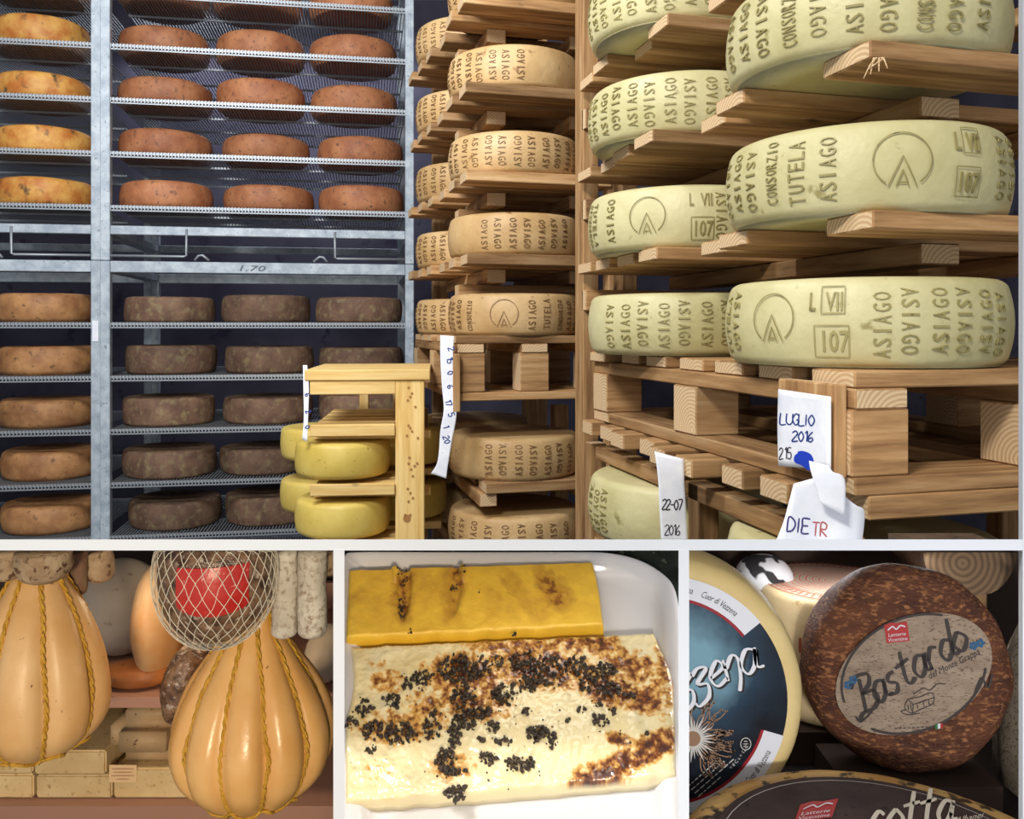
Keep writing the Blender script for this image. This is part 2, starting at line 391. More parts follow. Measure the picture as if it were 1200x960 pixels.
# ------------------------------------------------------------------ steel racks with rows of small wheels
TR = math.radians(9.8); RV = 3.516; RD = 0.8
cR, sR = math.cos(TR), math.sin(TR)
def rack_pt(x, v):
    k = (x-CX)/F; t = v/(-sR*k+cR); return t*(cR*k+sR)      # u along the rack front
def rack_world(u, v, z): return Vector((cR*u-sR*v, sR*u+cR*v, z))
def shelf_mesh(W, D):
    V, Fa = [], []
    box_data(V, Fa, (0, 0, -0.010), (W, 0.008, 0.0)); box_data(V, Fa, (0, D-0.008, -0.010), (W, D, 0.0))
    for y in (D*0.33, D*0.66): box_data(V, Fa, (0, y, -0.012), (W, y+0.008, -0.004))
    n = int(W/0.0125)
    for i in range(n+1):
        x = i*W/n; box_data(V, Fa, (x-0.0021, -0.004, -0.004), (x+0.0021, D, 0.001))
        box_data(V, Fa, (x-0.0021, -0.006, -0.018), (x+0.0021, -0.001, 0.001))
    box_data(V, Fa, (0, -0.002, -0.022), (W, 0.004, -0.017))
    return mesh('wire_shelf', V, Fa, MT['wire'], False)
def bracket_mesh(s):
    """bent rod foot of the upper rack"""
    V, Fa = [], []
    pts = [Vector((s*0.02, 0, 0.018)), Vector((s*0.29, 0, 0.018)), Vector((s*0.30, 0, 0.022)), Vector((s*0.30, 0, 0.125))]
    tube_data(pts, 0.005, 6, V, Fa)
    tri = [Vector((s*0.33, 0.0, 0.004)), Vector((s*0.345, 0, 0.022)), Vector((s*0.36, 0, 0.024)), Vector((s*0.385, 0, 0.004))]
    tube_data(tri, 0.005, 6, V, Fa)
    return mesh('bracket', V, Fa, MT['wire'], True)
RW = 1.17
SHELF = shelf_mesh(RW-0.035, RD-0.03)
ST = ('steel',)
def rack(name, u0, z0, z1, shelves, label, upper):
    r = empty(name, rack_world(u0, RV, z0), TR)
    tag(r, label, 'shelf rack', 'steel racks')
    H = z1-z0
    for (x, y) in ((0, 0), (RW, 0), (0, RD), (RW, RD)):
        board('post', r, (x, y+0.0175, H/2), H, 0.035, 0.035, 'z', ST)
    for y in (0.0, RD):
        board('beam', r, (RW/2, y+0.0175, H-0.022), RW-0.036, 0.03, 0.044, 'x', ST)
        zb = 0.118 if upper else 0.07
        board('beam', r, (RW/2, y+0.0175, zb), RW-0.036, 0.03, 0.034, 'x', ST)
    for x in (0, RW):
        board('side_rail', r, (x, RD/2+0.0175, H-0.02), RD-0.036, 0.03, 0.03, 'y', ST)
        board('side_rail', r, (x, RD/2+0.0175, zb), RD-0.036, 0.03, 0.03, 'y', ST)
    for z in shelves: link('wire_shelf', SHELF, r, (0.0175, 0.012, z-z0))
    if upper:
        link('foot_bracket', bracket_mesh(1), r, (0.0, 0.0, 0.0)); link('foot_bracket', bracket_mesh(-1), r, (RW, 0.0, 0.0))
    return r
UZ = [ZC+0.4785+0.209*k for k in range(5)]; LZ = [ZC+0.023-0.207*k for k in range(6)]
uR = rack_pt(123, RV); uL = rack_pt(112, RV)-RW
r1 = rack('steel_rack', uR, 0.0, ZC+0.262, LZ, 'lower galvanised steel rack right of the double post, dark brown cheeses inside', False)
r2 = rack('steel_rack', uL, 0.0, ZC+0.262, LZ, 'lower galvanised steel rack at left edge holding tan cheeses', False)
r3 = rack('steel_rack', uR, ZC+0.264, ZC+1.62, UZ, 'upper galvanised steel rack holding three columns of reddish cheeses', True)
r4 = rack('steel_rack', uL, ZC+0.264, ZC+1.62, UZ, 'upper galvanised steel rack at left edge holding golden cheeses', True)
# white tag on the lower left post, faint marker figures on the beam
o = link('post_tag', quadbox((-0.011, -0.003, -0.04), (0.011, -0.001, 0.04), MT['paper']), r2, (RW, 0, ZC-0.01))
V, Fa = [], []
put_text(V, Fa, '1.70', lambda a, b, c: Vector((a, -0.0005, b)), 0.10, 0.022, 0, 0.2)
link('marker_figures', mesh('figures', V, Fa, plain('faded_marker', (96, 106, 118)), False), r1, (0.50, 0.0, ZC+0.262-0.033))

wheel_meshes = {}
def small_wheel(matkey, i):
    key = (matkey, i % 5)
    if key not in wheel_meshes:
        R = 0.181+0.003*((i*7) % 5-2)/2; h = 0.108+0.006*((i*3) % 5-2)/2
        pr, _ = wheel_prof(R, h, 0.007, 0.012) if matkey == 'dark_rind' else wheel_prof(R, h, 0.011, 0.017)
        wheel_meshes[key] = lathe('wheel', pr, 40, MT[matkey], lumpy(0.006, 9, i*5+len(matkey)))
    return wheel_meshes[key]
ordn = ['lowest', 'second', 'third', 'fourth', 'top']
colw = ['left', 'middle', 'right']
cnt = 0
def rack_wheel(x, z, mk, label, group):
    global cnt
    cnt += 1
    v = RV+0.215+random.uniform(-0.012, 0.02); u = rack_pt(x, v)
    o = link('washed_rind_cheese', small_wheel(mk, cnt), None, rack_world(u, v, z+0.0012), (0, 0, random.uniform(0, 6.28)))
    tag(o, label, 'cheese', group)
upx = [(196, 316, 424), (195, 312, 422), (195, 306, 415), (194, 306, 414), (194, 300, 412)]
upl = [54, 53, 51, 50, 50]
lox = [(200, 313, 414), (202, 316, 420), (199, 315, 412), (200, 308, 412), (206, 306, 412)]
lol = [55, 56, 57, 60, 61]
shade = ['reddish brown', 'brick coloured', 'rusty brown', 'ruddy', 'dull reddish']
for k in range(5):
    rown = ['on lowest shelf', 'on second shelf up', 'on third shelf up', 'on fourth shelf up', 'cut by picture top'][k]
    for j in range(3):
        xs_ = [upx[k][0], max(upx[k][1], upx[k][0]+109), max(upx[k][2], max(upx[k][1], upx[k][0]+109)+108)]
        rack_wheel(xs_[j], UZ[k], 'red_rind', '%s cheese wheel %s, upper right rack, %s of three' % (shade[k], rown, colw[j]), 'reddish wheels on the upper rack')
    rack_wheel(upl[k], UZ[k], 'gold_rind', '%s cheese wheel with dark mould %s, upper left rack' % (['orange', 'golden orange', 'yellow', 'golden brown', 'amber'][k], rown), 'golden wheels on the upper left rack')
    lrow = ['on top shelf', 'on second shelf down', 'on third shelf down', 'on fourth shelf down', 'on lowest visible shelf'][k]
    for j in range(3):
        if k >= 3 and j == 2: continue
        xs_ = [lox[k][0], max(lox[k][1], lox[k][0]+109), max(lox[k][2], max(lox[k][1], lox[k][0]+109)+108)]
        rack_wheel(xs_[j], LZ[k], 'dark_rind', 'dark brown cheese wheel %s, lower right rack, %s one' % (lrow, colw[j]), 'dark wheels on the lower rack')
    rack_wheel(lol[k], LZ[k], 'tan_rind', 'tan orange cheese wheel %s of lower left steel rack' % lrow, 'tan wheels on the lower left rack')
    if k in (3, 4): rack_wheel(lol[k]-127, LZ[k], 'tan_rind', 'tan cheese at left picture edge, %s of rack' % lrow, 'tan wheels on the lower left rack')

# ------------------------------------------------------------------ wooden shelving with big stamped wheels
TW = math.radians(14.6); cW, sW = math.cos(TW), math.sin(TW)
def ww(u, v, z): return Vector((cW*u-sW*v, sW*u+cW*v, ZC+z))
def uv(X, Y): return (cW*X+sW*Y, -sW*X+cW*Y)
BW, BH = 0.2, 0.12
def marks_mesh(R, h, side, cols, ink, seed, depth=0.0007):
    V, Fa = [], []
    rr = random.Random(seed)
    def surf(phi, z, t): 
        r = side(max(0, min(h, z)))+t*depth*1.0+0.0003
        return Vector((r*math.sin(phi), -r*math.cos(phi), z))
    for it in cols:
        kind, phi0 = it[0], math.radians(it[1])
        if kind == 'col':            # text up the side, letters lying on their side
            s, flip = it[2], it[3]; w = h*0.74*min(1, len(s)/5.5); hh = it[4] if len(it) > 4 else 0.024
            z0 = h*0.13+rr.uniform(-0.004, 0.004)
            pitch = w/len(s); cw_ = pitch*0.72; hq = hh*0.95
            for ic, chh in enumerate(s):
                a0 = ic*pitch+(pitch-cw_)/2+(cw_*0.3 if chh == 'I' else 0)+rr.uniform(-.0006, .0006); wl = cw_*0.3 if chh == 'I' else cw_
                if flip: put_text(V, Fa, chh, lambda a, b, c: surf(phi0-hh/R+b/R, z0+w-a-a0, c/0.02), wl, hq, 0.02)
                else: put_text(V, Fa, chh, lambda a, b, c: surf(phi0-b/R, z0+a+a0, c/0.02), wl, hq, 0.02)
        elif kind == 'up':           # upright text
            s, w, hh, z0 = it[2:6]
            put_text(V, Fa, s, lambda a, b, c: surf(phi0+a/R, z0+b, c/0.02), w, hh, 0.02, 0, 0.012)
        elif kind == 'box':          # stamped frame
            w, hh, z0 = it[2:5]
            ln = [[(0, 0), (w, 0)], [(w, 0), (w, hh)], [(w, hh), (0, hh)], [(0, hh), (0, 0)]]
            strokes(V, Fa, ln, lambda a, b: surf(phi0+a/R, z0+b, 1), 0.0018)
        elif kind == 'emblem':       # round mark with a cut wedge and a small triangle letter
            rad, z0 = it[2], it[3]
            arc = [(rad*math.sin(math.radians(q)), rad*math.cos(math.radians(q))) for q in range(-145, 146, 12)]
            L = [arc, [(-rad*0.5, -rad*0.95), (0, rad*0.15)], [(0, rad*0.15), (rad*0.5, -rad*0.95)], [(-rad*0.22, -rad*0.95), (0, -rad*0.35)], [(0, -rad*0.35), (rad*0.22, -rad*0.95)], [(-rad*0.16, -rad*0.8), (rad*0.16, -rad*0.8)]]
            strokes(V, Fa, L, lambda a, b: surf(phi0+a/R, z0+b, 1), 0.0020)
    return mesh('marks', V, Fa, MT[ink], False)
def stamped(loc, mk, label, cols, seed, R=BW, h=BH, tilt=0.0, cat='cheese', group='large stamped wheels'):
    pr, side = wheel_prof(R, h, 0.011, 0.012)
    o = link('stamped_cheese', lathe('wheel', pr, 96, MT[mk], lumpy(0.0016, 7, seed)), None, loc)
    tag(o, label, cat, group)
    face = math.atan2(loc[0], loc[1])          # lettering turned towards the aisle
    if cols:
        c = link('embossed_lettering', marks_mesh(R+0.0012, h, lambda z: side(z)+0.0012, cols, mk+'_mark', seed), o)
        c.rotation_euler = (0, 0, -face); c['kind'] = 'stuff'
    return o
def cols(a0, a1, step, words, flip0=True, hh=0.024):
    out = []; i = 0; a = a0
    while a <= a1:
        out.append(('col', a, words[i % len(words)], (i % 2 == 0) == flip0, hh)); i += 1; a += step
    return out
AS = ['ASIAGO']
# levels of the near stack
LEV = {'A': 0.3685, 'B': 0.152, 'C': -0.052, 'Dl': -0.425}
n1 = (0.529, 1.29); n2 = (0.36, 1.79)
specs = {
 'A': (cols(-62, 62, 12.5, ['ASIAGO', 'ASIAGO', 'ASIAGO', 'CONSORZIO']), cols(-70, 70, 11, AS, False)),
 'B': (cols(-66, -44, 11, ['ASIAGO'], True, .022)+[('col', -33, 'CONSORZIO', False, .02), ('col', -21, 'TUTELA', False, .026), ('col', -9, 'ASIAGO', False), ('emblem', 14, 0.036, 0.064), ('up', 34, 'L', 0.008, 0.024, 0.078), ('up', 39, 'VII', 0.02, 0.024, 0.078), ('box', 37, 0.028, 0.034, 0.074), ('up', 36, '107', 0.03, 0.026, 0.024), ('box', 34, 0.038, 0.038, 0.018)]+cols(63, 73, 10, AS),
       cols(-72, -22, 12, AS, True)),
 'C': (cols(-66, -54, 10, ['TUTELA', 'ASIAGO'], False, .02)+[('emblem', -35, 0.034, 0.066), ('up', -19, 'L', 0.008, 0.025, 0.076), ('up', -13, 'VII', 0.022, 0.025, 0.076), ('box', -14.5, 0.03, 0.036, 0.072), ('up', -14, '107', 0.034, 0.028, 0.022), ('box', -17, 0.044, 0.042, 0.014)]+cols(10, 70, 10.5, ['ASIAGO', 'ASIAGO', 'ASIAGO', 'ASIAGO'], False),
       cols(-42, 50, 11.5, AS, True)),
 'Dl': ([], cols(-66, -48, 9, AS)),
}
specsB2 = cols(-68, -56, 9, ['CONSORZIO', 'TUTELA'], False, .02)+[('col', -42, 'ASIAGO', False), ('emblem', -20, 0.036, 0.062), ('up', 3, 'L', .008, .024, .078), ('up', 9, 'VII', .022, .024, .078), ('up', 6, '107', .034, .028, .022), ('box', 4, .042, .042, .014)]+cols(24, 60, 11, AS)
near_lab = {'A': 'pale olive stamped cheese wheel at top right, cut off by picture top',
            'B': 'pale olive wheel with round emblem right of its lettering, right hand stack',
            'C': 'pale olive wheel above LUGLIO paper note, emblem near its left side',
            'Dl': 'pale wheel top peeking out just left of DIETRO note'}
far_lab = {'A': 'pale olive stamped wheel behind topmost right wheel, second from top in rear pile',
           'B': 'pale olive wheel with emblem at center of rear pile, behind 107 stamped wheel',
           'C': 'yellowish olive wheel of rear pile, resting just above side rail of pallet',
           'Dl': 'yellow green wheel with broad top under pallet, left of 22-07 note'}
for k in LEV:
    stamped(ww(*uv(*n1), LEV[k]), 'asiago', near_lab[k], specs[k][0], ord(k[0]))
rear = {'A': 0.3685+0.2165*0, 'B': 0.152, 'C': -0.052, 'Dl': -0.425}
for k in rear:
    stamped(ww(*uv(*n2), rear[k]), 'asiago', far_lab[k], specsB2 if k == 'B' else specs[k][1], ord(k[0])+30)
# one level higher, only its lower half is in the picture
stamped(ww(*uv(*n2), 0.585), 'asiago', 'pale olive stamped wheel topmost in rear pile, cut off by picture top', cols(-70, 70, 11, AS), 91)

# shelving of the near stack: posts, cross bars, deck boards
U0, U1 = 0.684, 1.32
nr = empty('wooden_shelving', ww(U0, 0.93, -ZC), TW)
tag(nr, 'rough wooden shelving with gapped boards carrying the pale olive wheels at right', 'shelving', 'wooden shelving')
def loc_n(u, v, z): return (u-U0, v-0.93, ZC+z)
rb = random.Random(3)
for k, z in (('A', 0.3685), ('B', 0.152), ('T', 0.585)):
    vs_ = [0.985, 1.215, 1.335, 1.50, 1.63, 1.75, 1.87]
    if k == 'T': vs_ = vs_[2:]
    for i, v in enumerate(vs_):
        u0 = U0+[0.034, -0.012, 0.02, -0.03, -0.025, -0.02, -0.03][i]+rb.uniform(-0.008, 0.008)
        board('deck_board', nr, loc_n((u0+U1)/2, v, z-0.0125), U1-u0, 0.10 if i == 0 else 0.088, 0.024, 'x', rz=rb.uniform(-0.01, 0.01))
    for u in (0.93, 1.26):
        board('cross_bar', nr, loc_n(u, 1.49, z-0.042), 0.86, 0.07, 0.032, 'y')
    board('cross_bar', nr, loc_n(1.0, 1.93, z-0.085), 0.64, 0.03, 0.05, 'x')
for (u, v) in ((0.70, 1.965), (0.80, 1.965), (1.29, 1.965), (1.36, 1.03)):
    board('post', nr, loc_n(u, v, (-ZC+1.1)/2), 1.1+ZC, 0.06, 0.04, 'z')

def pallet(name, u0, u1, v0, v1, zt, label, seed, nblk=3, tall=0.085, mats=('wood', 'wood_end'), base_slats=True):
    """block pallet: deck boards, stringers, blocks, runners, base slats"""
    p = empty(name, ww(u0, v0, zt-0.06-tall-0.05), TW); z0 = zt-0.06-tall-0.05
    tag(p, label, 'pallet')
    L = lambda u, v, z: (u-u0, v-v0, z-z0)
    rr = random.Random(seed); W = u1-u0; D = v1-v0
    n = max(4, int(D/0.125))
    for i in range(n):
        v = v0+0.05+(D-0.1)*i/(n-1); e = rr.uniform(-0.012, 0.012)
        board('deck_board', p, L((u0+e+u1)/2, v, zt-0.0115), W-e, 0.092, 0.022, 'x', mats)
    us = [u0+0.04, (u0+u1)/2, u1-0.04]
    vsb = [v0+0.045, (v0+v1)/2, v1-0.045]
    for u in us: board('stringer', p, L(u, (v0+v1)/2, zt-0.036), D, 0.078, 0.026, 'y', mats)
    for u in us:
        for v in vsb: board('block', p, L(u, v, zt-0.049-tall/2), 0.085, 0.085, tall, 'x', mats, rz=rr.uniform(-.03, .03))
    zr = zt-0.049-tall
    for u in us: board('runner', p, L(u, (v0+v1)/2, zr-0.012), D-0.19, 0.08, 0.023, 'y', mats)
    for v in (v0+0.045, v1-0.045): board('runner', p, L((u0+u1)/2, v, zr-0.012), W, 0.092, 0.023, 'x', mats)
    if base_slats:
        m = max(5, int(D/0.098))
        for i in range(m):
            v = v0+0.03+(D-0.06)*i/(m-1); e = rr.uniform(-0.03, 0.012)-0.035
            if i == 0: e = 0.02
            board('base_slat', p, L((u0+e+u1)/2, v, zr-0.0395), W-e, 0.062+rr.uniform(0, .014), 0.031, 'x', mats, rz=rr.uniform(-.012, .012))
    return p
V, Fa = [], []
for k, (a, b_) in enumerate(((1020, 87), (1012, 92), (1030, 84), (1040, 80), (1016, 82))):
    p0 = P(1024+k*3, 68, 1.085); p1 = P(a, b_, 1.07); tube_data([p0, (p0+p1)/2+Vector((0, 0, 0.004*(k % 2))), p1], [0.0014, 0.001, 0.0005], 5, V, Fa)
inv = (Matrix.Translation(ww(U0, 0.93, -ZC)) @ Matrix.Rotation(TW, 4, 'Z')).inverted()
sp_ = link('splinters', mesh('splinters', [inv @ v for v in V], Fa, MT['wood_end'], False), nr); sp_['kind'] = 'stuff'
pal = pallet('pallet', 0.684, 1.31, 0.925, 1.87, -0.053, 'wooden block pallet carrying LUGLIO paper note under big stamped wheel', 5)
board('plank', pal, (-0.012, 0.075, 0.118), 0.12, 0.13, 0.018, 'z')
# support below: boards under the lowest wheels, and trestle to the floor
for v in (1.0, 1.12, 1.24, 1.38, 1.52, 1.64, 1.76): board('deck_board', nr, loc_n(1.0, v, -0.4375), 0.64, 0.09, 0.024, 'x')
for u in (0.10, 0.52): board('cross_bar', nr, loc_n(u+.69, 1.38, -0.468), 0.96, 0.07, 0.036, 'y')
for u in (0.70, 1.335):
    for v in (1.36, 1.905): board('post', nr, loc_n(u, v, (-0.27-ZC)/2), ZC-0.27, 0.04, 0.04, 'z')
    board('side_rail', nr, loc_n(u, 1.40, -0.285), 0.90, 0.04, 0.03, 'y')
for v in (1.36, 1.86): board('cross_bar', nr, loc_n(1.02, v, -0.499), 0.66, 0.05, 0.026, 'x')

# middle stack of aged wheels
M0 = (0.6585, 2.5057)
mu0, mu1 = 0.46, 0.90
mr = empty('wooden_shelving', ww(mu0, 2.316, -ZC), TW)
tag(mr, 'brown wooden shelving with splintered board ends carrying tan aged wheels, center', 'shelving', 'wooden shelving')
LM = lambda u, v, z: (u-mu0, v-2.316, ZC+z)
mz = [0.93, 0.684, 0.440, 0.209]
for li, z in enumerate(mz):
    for i, v in enumerate([2.36, 2.50, 2.69, 2.84, 2.98, 3.12]):
        e = [0.01, 0.0, 0.005, -0.01, -0.02, -0.03][i]+rb.uniform(-0.006, 0.006)
        board('deck_board', mr, LM((mu0+e+mu1)/2, v, z-0.0155), mu1-mu0-e, 0.095, 0.030, 'x')
    for u in (0.60, 0.86): board('cross_bar', mr, LM(u, 2.83, z-0.052), 0.68, 0.06, 0.042, 'y')
    board('cross_bar', mr, LM(0.70, 2.60, z-0.094), 0.40, 0.06, 0.04, 'x')
for (u, v) in ((0.925, 2.35), (0.925, 3.15), (0.56, 3.245)): board('post', mr, LM(u, v, (1.15-ZC)/2), 1.15+ZC, 0.045, 0.06, 'z')
pal2 = pallet('pallet', mu0-0.012, mu1, 2.33, 3.15, -0.020, 'brown block pallet with paper strip at its left corner, center stack', 11, tall=0.11, base_slats=False)
board('plank', pal2, (-0.004, 0.01, 0.09), 0.16, 0.07, 0.02, 'z')
lm = mr
for z in (-0.432, -0.655):
    for v in (2.37, 2.52, 2.67, 2.84, 2.98, 3.10): board('deck_board', lm, (0.255, v-2.316, ZC+z-0.0155), 0.37, 0.1, 0.03, 'x')
    for u in (0.08, 0.39): board('cross_bar', lm, (u, 0.43, ZC+z-0.05), 0.82, 0.05, 0.038, 'y')
for u in (-0.05, 0.38+0.05):
    for v in (0.46, 0.83): board('post', lm, (u, v, (ZC-0.26)/2), ZC-0.26, 0.05, 0.05, 'z')
for z in (-0.48, -0.705):
    for v in (0.46, 0.83): board('cross_bar', lm, (0.19, v, ZC+z-0.012), 0.50, 0.05, 0.024, 'x')
mlab = ['tan stamped wheel at top of center stack, cut off by picture top', 'large tan wheel with diagonal shadow, second from top in center stack',
        'tan wheel with faint brown letters, third from top in center stack', 'tan wheel with blank left part, fourth from top in center stack',
        'tan wheel with round emblem resting on center pallet', 'brown wheel with dark dusty top directly under center pallet', 'brown wheel cut off by bottom edge of center stack']
mspec = [cols(-70, 60, 12, AS), cols(-72, 12, 11.5, AS), cols(-66, 70, 12, AS, False), cols(-22, 60, 12, AS, False, .022),
         cols(-70, -46, 10, AS, False)+[('col', -37, 'CONSORZIO', False, .02), ('emblem', -8, .04, .062), ('col', 18, 'ASIAGO', False), ('col', 31, 'TUTELA', False), ('col', 44, 'CONSORZIO', False, .02), ('col', 56, 'ASIAGO', False), ('col', 68, 'ASIAGO', True)],
         cols(-74, -66, 8, AS, False)+cols(-18, 64, 12.5, AS, False), cols(-60, 60, 14, AS, False)]
for i, z in enumerate(mz+[-0.020, -0.432, -0.655]):
    stamped(ww(M0[0], M0[1], z), 'asiago_old', mlab[i], mspec[i], 40+i, group='aged wheels of the center stack')
    if i in (1, 2, 3, 4, 5, 6) or i == 0:
        stamped(ww(M0[0]-0.03, M0[1]+0.47, z), 'asiago_old', 'tan wheel standing behind and left of %s wheel in center stack' % ['topmost', 'second highest', 'third highest', 'fourth highest', 'emblem stamped', 'dusty topped', 'lowest'][i],
                cols(-74, -20, 12, AS), 60+i, group='aged wheels of the center stack')

# new pine crate with yellow wheels
TC = math.radians(5); cx0 = P(357, 0, 2.35).x
cr = empty('pine_stand', (cx0, 2.35, 0), TC)
tag(cr, 'new yellow pine stand with knotted post and slatted shelves holding yellow wheels', 'stand')
PM = ('pine', 'pine_end')
zt = ZC-0.113
for i in range(4): board('top_board', cr, (0.172, 0.045+i*0.105, zt-0.016), 0.344, 0.1, 0.03, 'x', PM)
board('front_rail', cr, (0.131, 0.012, zt-0.051), 0.235, 0.024, 0.038, 'x', PM)
board('post', cr, (0.288, 0.016, (zt-0.032)/2), zt-0.032, 0.08, 0.03, 'z', PM, rz=math.pi/2)
for (x, y) in ((0.23, 0.54), (0.288, 0.54), (0.115, 0.57)): board('post', cr, (x, y, (zt-0.032)/2), zt-0.032, 0.045, 0.03, 'z', PM)
for li, z in enumerate((-0.268, -0.432, -0.598)):
    zz = ZC+z
    for i in range(5): board('shelf_slat', cr, (0.131+(0.0 if li == 0 else 0.006), 0.05+i*0.105, zz-0.013), 0.225, 0.07, 0.022, 'x', PM)
    board('front_rail', cr, (0.131, 0.003, zz-0.014), 0.232, 0.018, 0.032, 'x', PM)
    for y_ in (0.09, 0.49): board('cross_bar', cr, (0.18, y_, zz-0.036), 0.33, 0.05, 0.022, 'x', PM)
    if li: board('shelf_slat', cr, (0.312, 0.37, zz-0.013), 0.13, 0.2, 0.022, 'x', PM)
# knot marks and nail holes on the broad post
V, Fa = [], []
for (px, py) in ((478, 455), (482, 462), (480, 466), (477, 470), (486, 478), (478, 500), (480, 503), (482, 507), (476, 512), (489, 515), (479, 538), (478, 545), (485, 548), (481, 552), (477, 575), (480, 580), (483, 586), (478, 590), (476, 610), (480, 606), (474, 606), (483, 560), (488, 545)):
    q = P(px, py, 2.35); c = Vector((q.x-cx0+0.0, -0.0005+0.0, q.z)); b = len(V)
    r_ = 0.0038 if (px, py) != (476, 610) else 0.011
    for k in range(8): V.append(c+Vector((r_*math.cos(k*.785), 0, r_*math.sin(k*.785))))
    Fa.append(tuple(range(b, b+8)))
kn = link('knots', mesh('knots', V, Fa, plain('knot_brown', (168, 120, 66), 0.8), False), cr, (0, 0, 0)); kn['kind'] = 'stuff'
pr, sd = wheel_prof(0.137, 0.1, 0.006, 0.014)
YW = lathe('wheel', pr, 64, MT['yellow'], lumpy(0.003, 10, 77))
def yel(x, D, z, label):
    o = link('yellow_cheese', YW, None, (P(x, 0, D).x, D, ZC+z), (0, 0, random.uniform(0, 6)))
    tag(o, label, 'cheese', 'yellow wheels on the pine stand')
yel(402, 2.478, -0.419, 'smooth yellow wheel under the slatted shelf of pine stand, upper one'); yel(402, 2.478, -0.585, 'smooth yellow wheel at bottom of pine stand, cut by lower picture edge')
yel(378.6, 2.80, -0.419, 'yellow wheel peeking out behind and left of upper front wheel'); yel(378.6, 2.80, -0.585, 'yellow wheel peeking out behind and left of lower front wheel')
yel(473.2, 2.72, -0.419, 'yellow wheel right of knotted pine post, upper one'); yel(473.2, 2.72, -0.585, 'yellow wheel right of knotted pine post, lower one')

# ------------------------------------------------------------------ paper notes
def sheet(name, outline, fmap, thick, mats, amp=0.0, seed=0, n=10):
    """thin sheet from a photo outline (left side / right side pairs), slightly wavy, with thickness"""
    V, Fa = [], []
    rows = catmull(outline, 4); m = len(rows)
    for i, (xl, yl, xr, yr) in enumerate(rows):
        for j in range(n+1):
            t = j/n; x = xl+(xr-xl)*t; y = yl+(yr-yl)*t
            V.append(fmap(x, y, amp*noise.noise(Vector((x*0.03+seed, y*0.03, 0)))))
    base = len(V)
    for i in range(m):
        for j in range(n+1):
            t = j/n; a = rows[i]; x = a[0]+(a[2]-a[0])*t; y = a[1]+(a[3]-a[1])*t
            V.append(fmap(x, y, amp*noise.noise(Vector((x*0.03+seed, y*0.03, 0)))-thick))
    q = lambda i, j: i*(n+1)+j
    for i in range(m-1):
        for j in range(n):
            Fa.append((q(i, j), q(i, j+1), q(i+1, j+1), q(i+1, j))); Fa.append((base+q(i+1, j), base+q(i+1, j+1), base+q(i, j+1), base+q(i, j)))
    for i in range(m-1):
        Fa.append((q(i, 0), q(i+1, 0), base+q(i+1, 0), base+q(i, 0))); Fa.append((q(i+1, n), q(i, n), base+q(i, n), base+q(i+1, n)))
    for j in range(n):
        Fa.append((q(0, j+1), q(0, j), base+q(0, j), base+q(0, j+1))); Fa.append((q(m-1, j), q(m-1, j+1), base+q(m-1, j+1), base+q(m-1, j)))
    return mesh(name, V, Fa, mats, True)
def note(name, outline, p0, nrm, label, inks, amp=0.002, seed=0):
    fm = plane_map(p0, nrm); org = fm(*[(outline[0][0]+outline[0][2])/2, outline[-1][1]])
    me = sheet(name, outline, fm, 0.0008, MT['paper'], amp, seed)
    me.transform(Matrix.Translation(-org)); o = link(name, me, None, org); tag(o, label, 'paper note', 'handwritten paper notes')
    for (mk, fn) in inks:
        V, Fa = [], []
        fn(V, Fa, lambda x, y: fm(x, y, amp*noise.noise(Vector((x*0.03+seed, y*0.03, 0)))+0.0004)-org)
        link('handwriting', mesh('ink', V, Fa, MT[mk], False), o)
    return o
nl = ww(0.655, 1.0, 0)-Vector((0, 0, 0)); nn = Vector((-cW, -sW, 0))
def ink1(V, Fa, f):
    write(V, Fa, 'LUGLIO', 914, 497, 13, f, 1.7, 0.06, 0.62, 0.9); write(V, Fa, '2016', 928, 517, 12, f, 1.7, 0.05, 0.62, 0.95)
def ink1b(V, Fa, f): write(V, Fa, '215', 913, 538, 13, f, 1.4, 0.0, 0.78, 0.62)
def ink1c(V, Fa, f):
    strokes(V, Fa, [[(935, 532), (940, 531), (948, 534), (951, 541), (949, 549), (940, 543), (933, 540), (935, 534), (945, 538), (948, 546)], [(934, 537), (948, 539)], [(936, 541), (949, 544)], [(940, 534), (946, 536)]], f, 5.0)
note('paper_note', [(912, 456, 974, 465), (911, 500, 974, 500), (912, 546, 974, 551)], nl, nn, 'white note reading LUGLIO 2016 taped to pallet corner', [('ink_blue', ink1), ('ink_dark', ink1b), ('ink_blue2', ink1c)], 0.001, 3)
def ink2(V, Fa, f): write(V, Fa, 'DIE', 922, 623, 17, f, 2.0, 0.10, 0.74, 0.9)
def ink2b(V, Fa, f): write(V, Fa, 'TR', 951, 628, 16, f, 1.8, 0.08, 0.7, 0.9)
note('paper_note', [(930, 567, 962, 558), (924, 590, 1000, 590), (918, 612, 1013, 600), (908, 637, 1010, 637)], (0.38, 1.028, ZC), Vector((-0.1, -1, 0.05)), 'crumpled white note reading DIETRO hanging under LUGLIO note', [('ink_violet', ink2), ('ink_red', ink2b)], 0.004, 9)
note('paper_strip', [(948, 540, 972, 546), (950, 552, 976, 553), (956, 570, 990, 562), (962, 590, 990, 605)], (0.38, 1.012, ZC), Vector((-0.1, -1, 0.05)), 'blank torn paper strip between LUGLIO note and DIETRO note', [], 0.003, 14)
def ink3(V, Fa, f): write(V, Fa, '22-07', 776, 597, 12, f, 1.6, 0.05, 0.53, 0.72); write(V, Fa, '2016', 779, 627, 12, f, 1.3, 0.03, 0.55, 0.75)
note('paper_note', [(767, 529, 801, 538), (771, 560, 802, 565), (773, 600, 804, 600), (775, 637, 806, 637)], (0.27, 1.40, ZC), (0, -1, 0.05), 'white note reading 22-07 2016 hanging from pallet slats', [('ink_dark', ink3)], 0.003, 21)
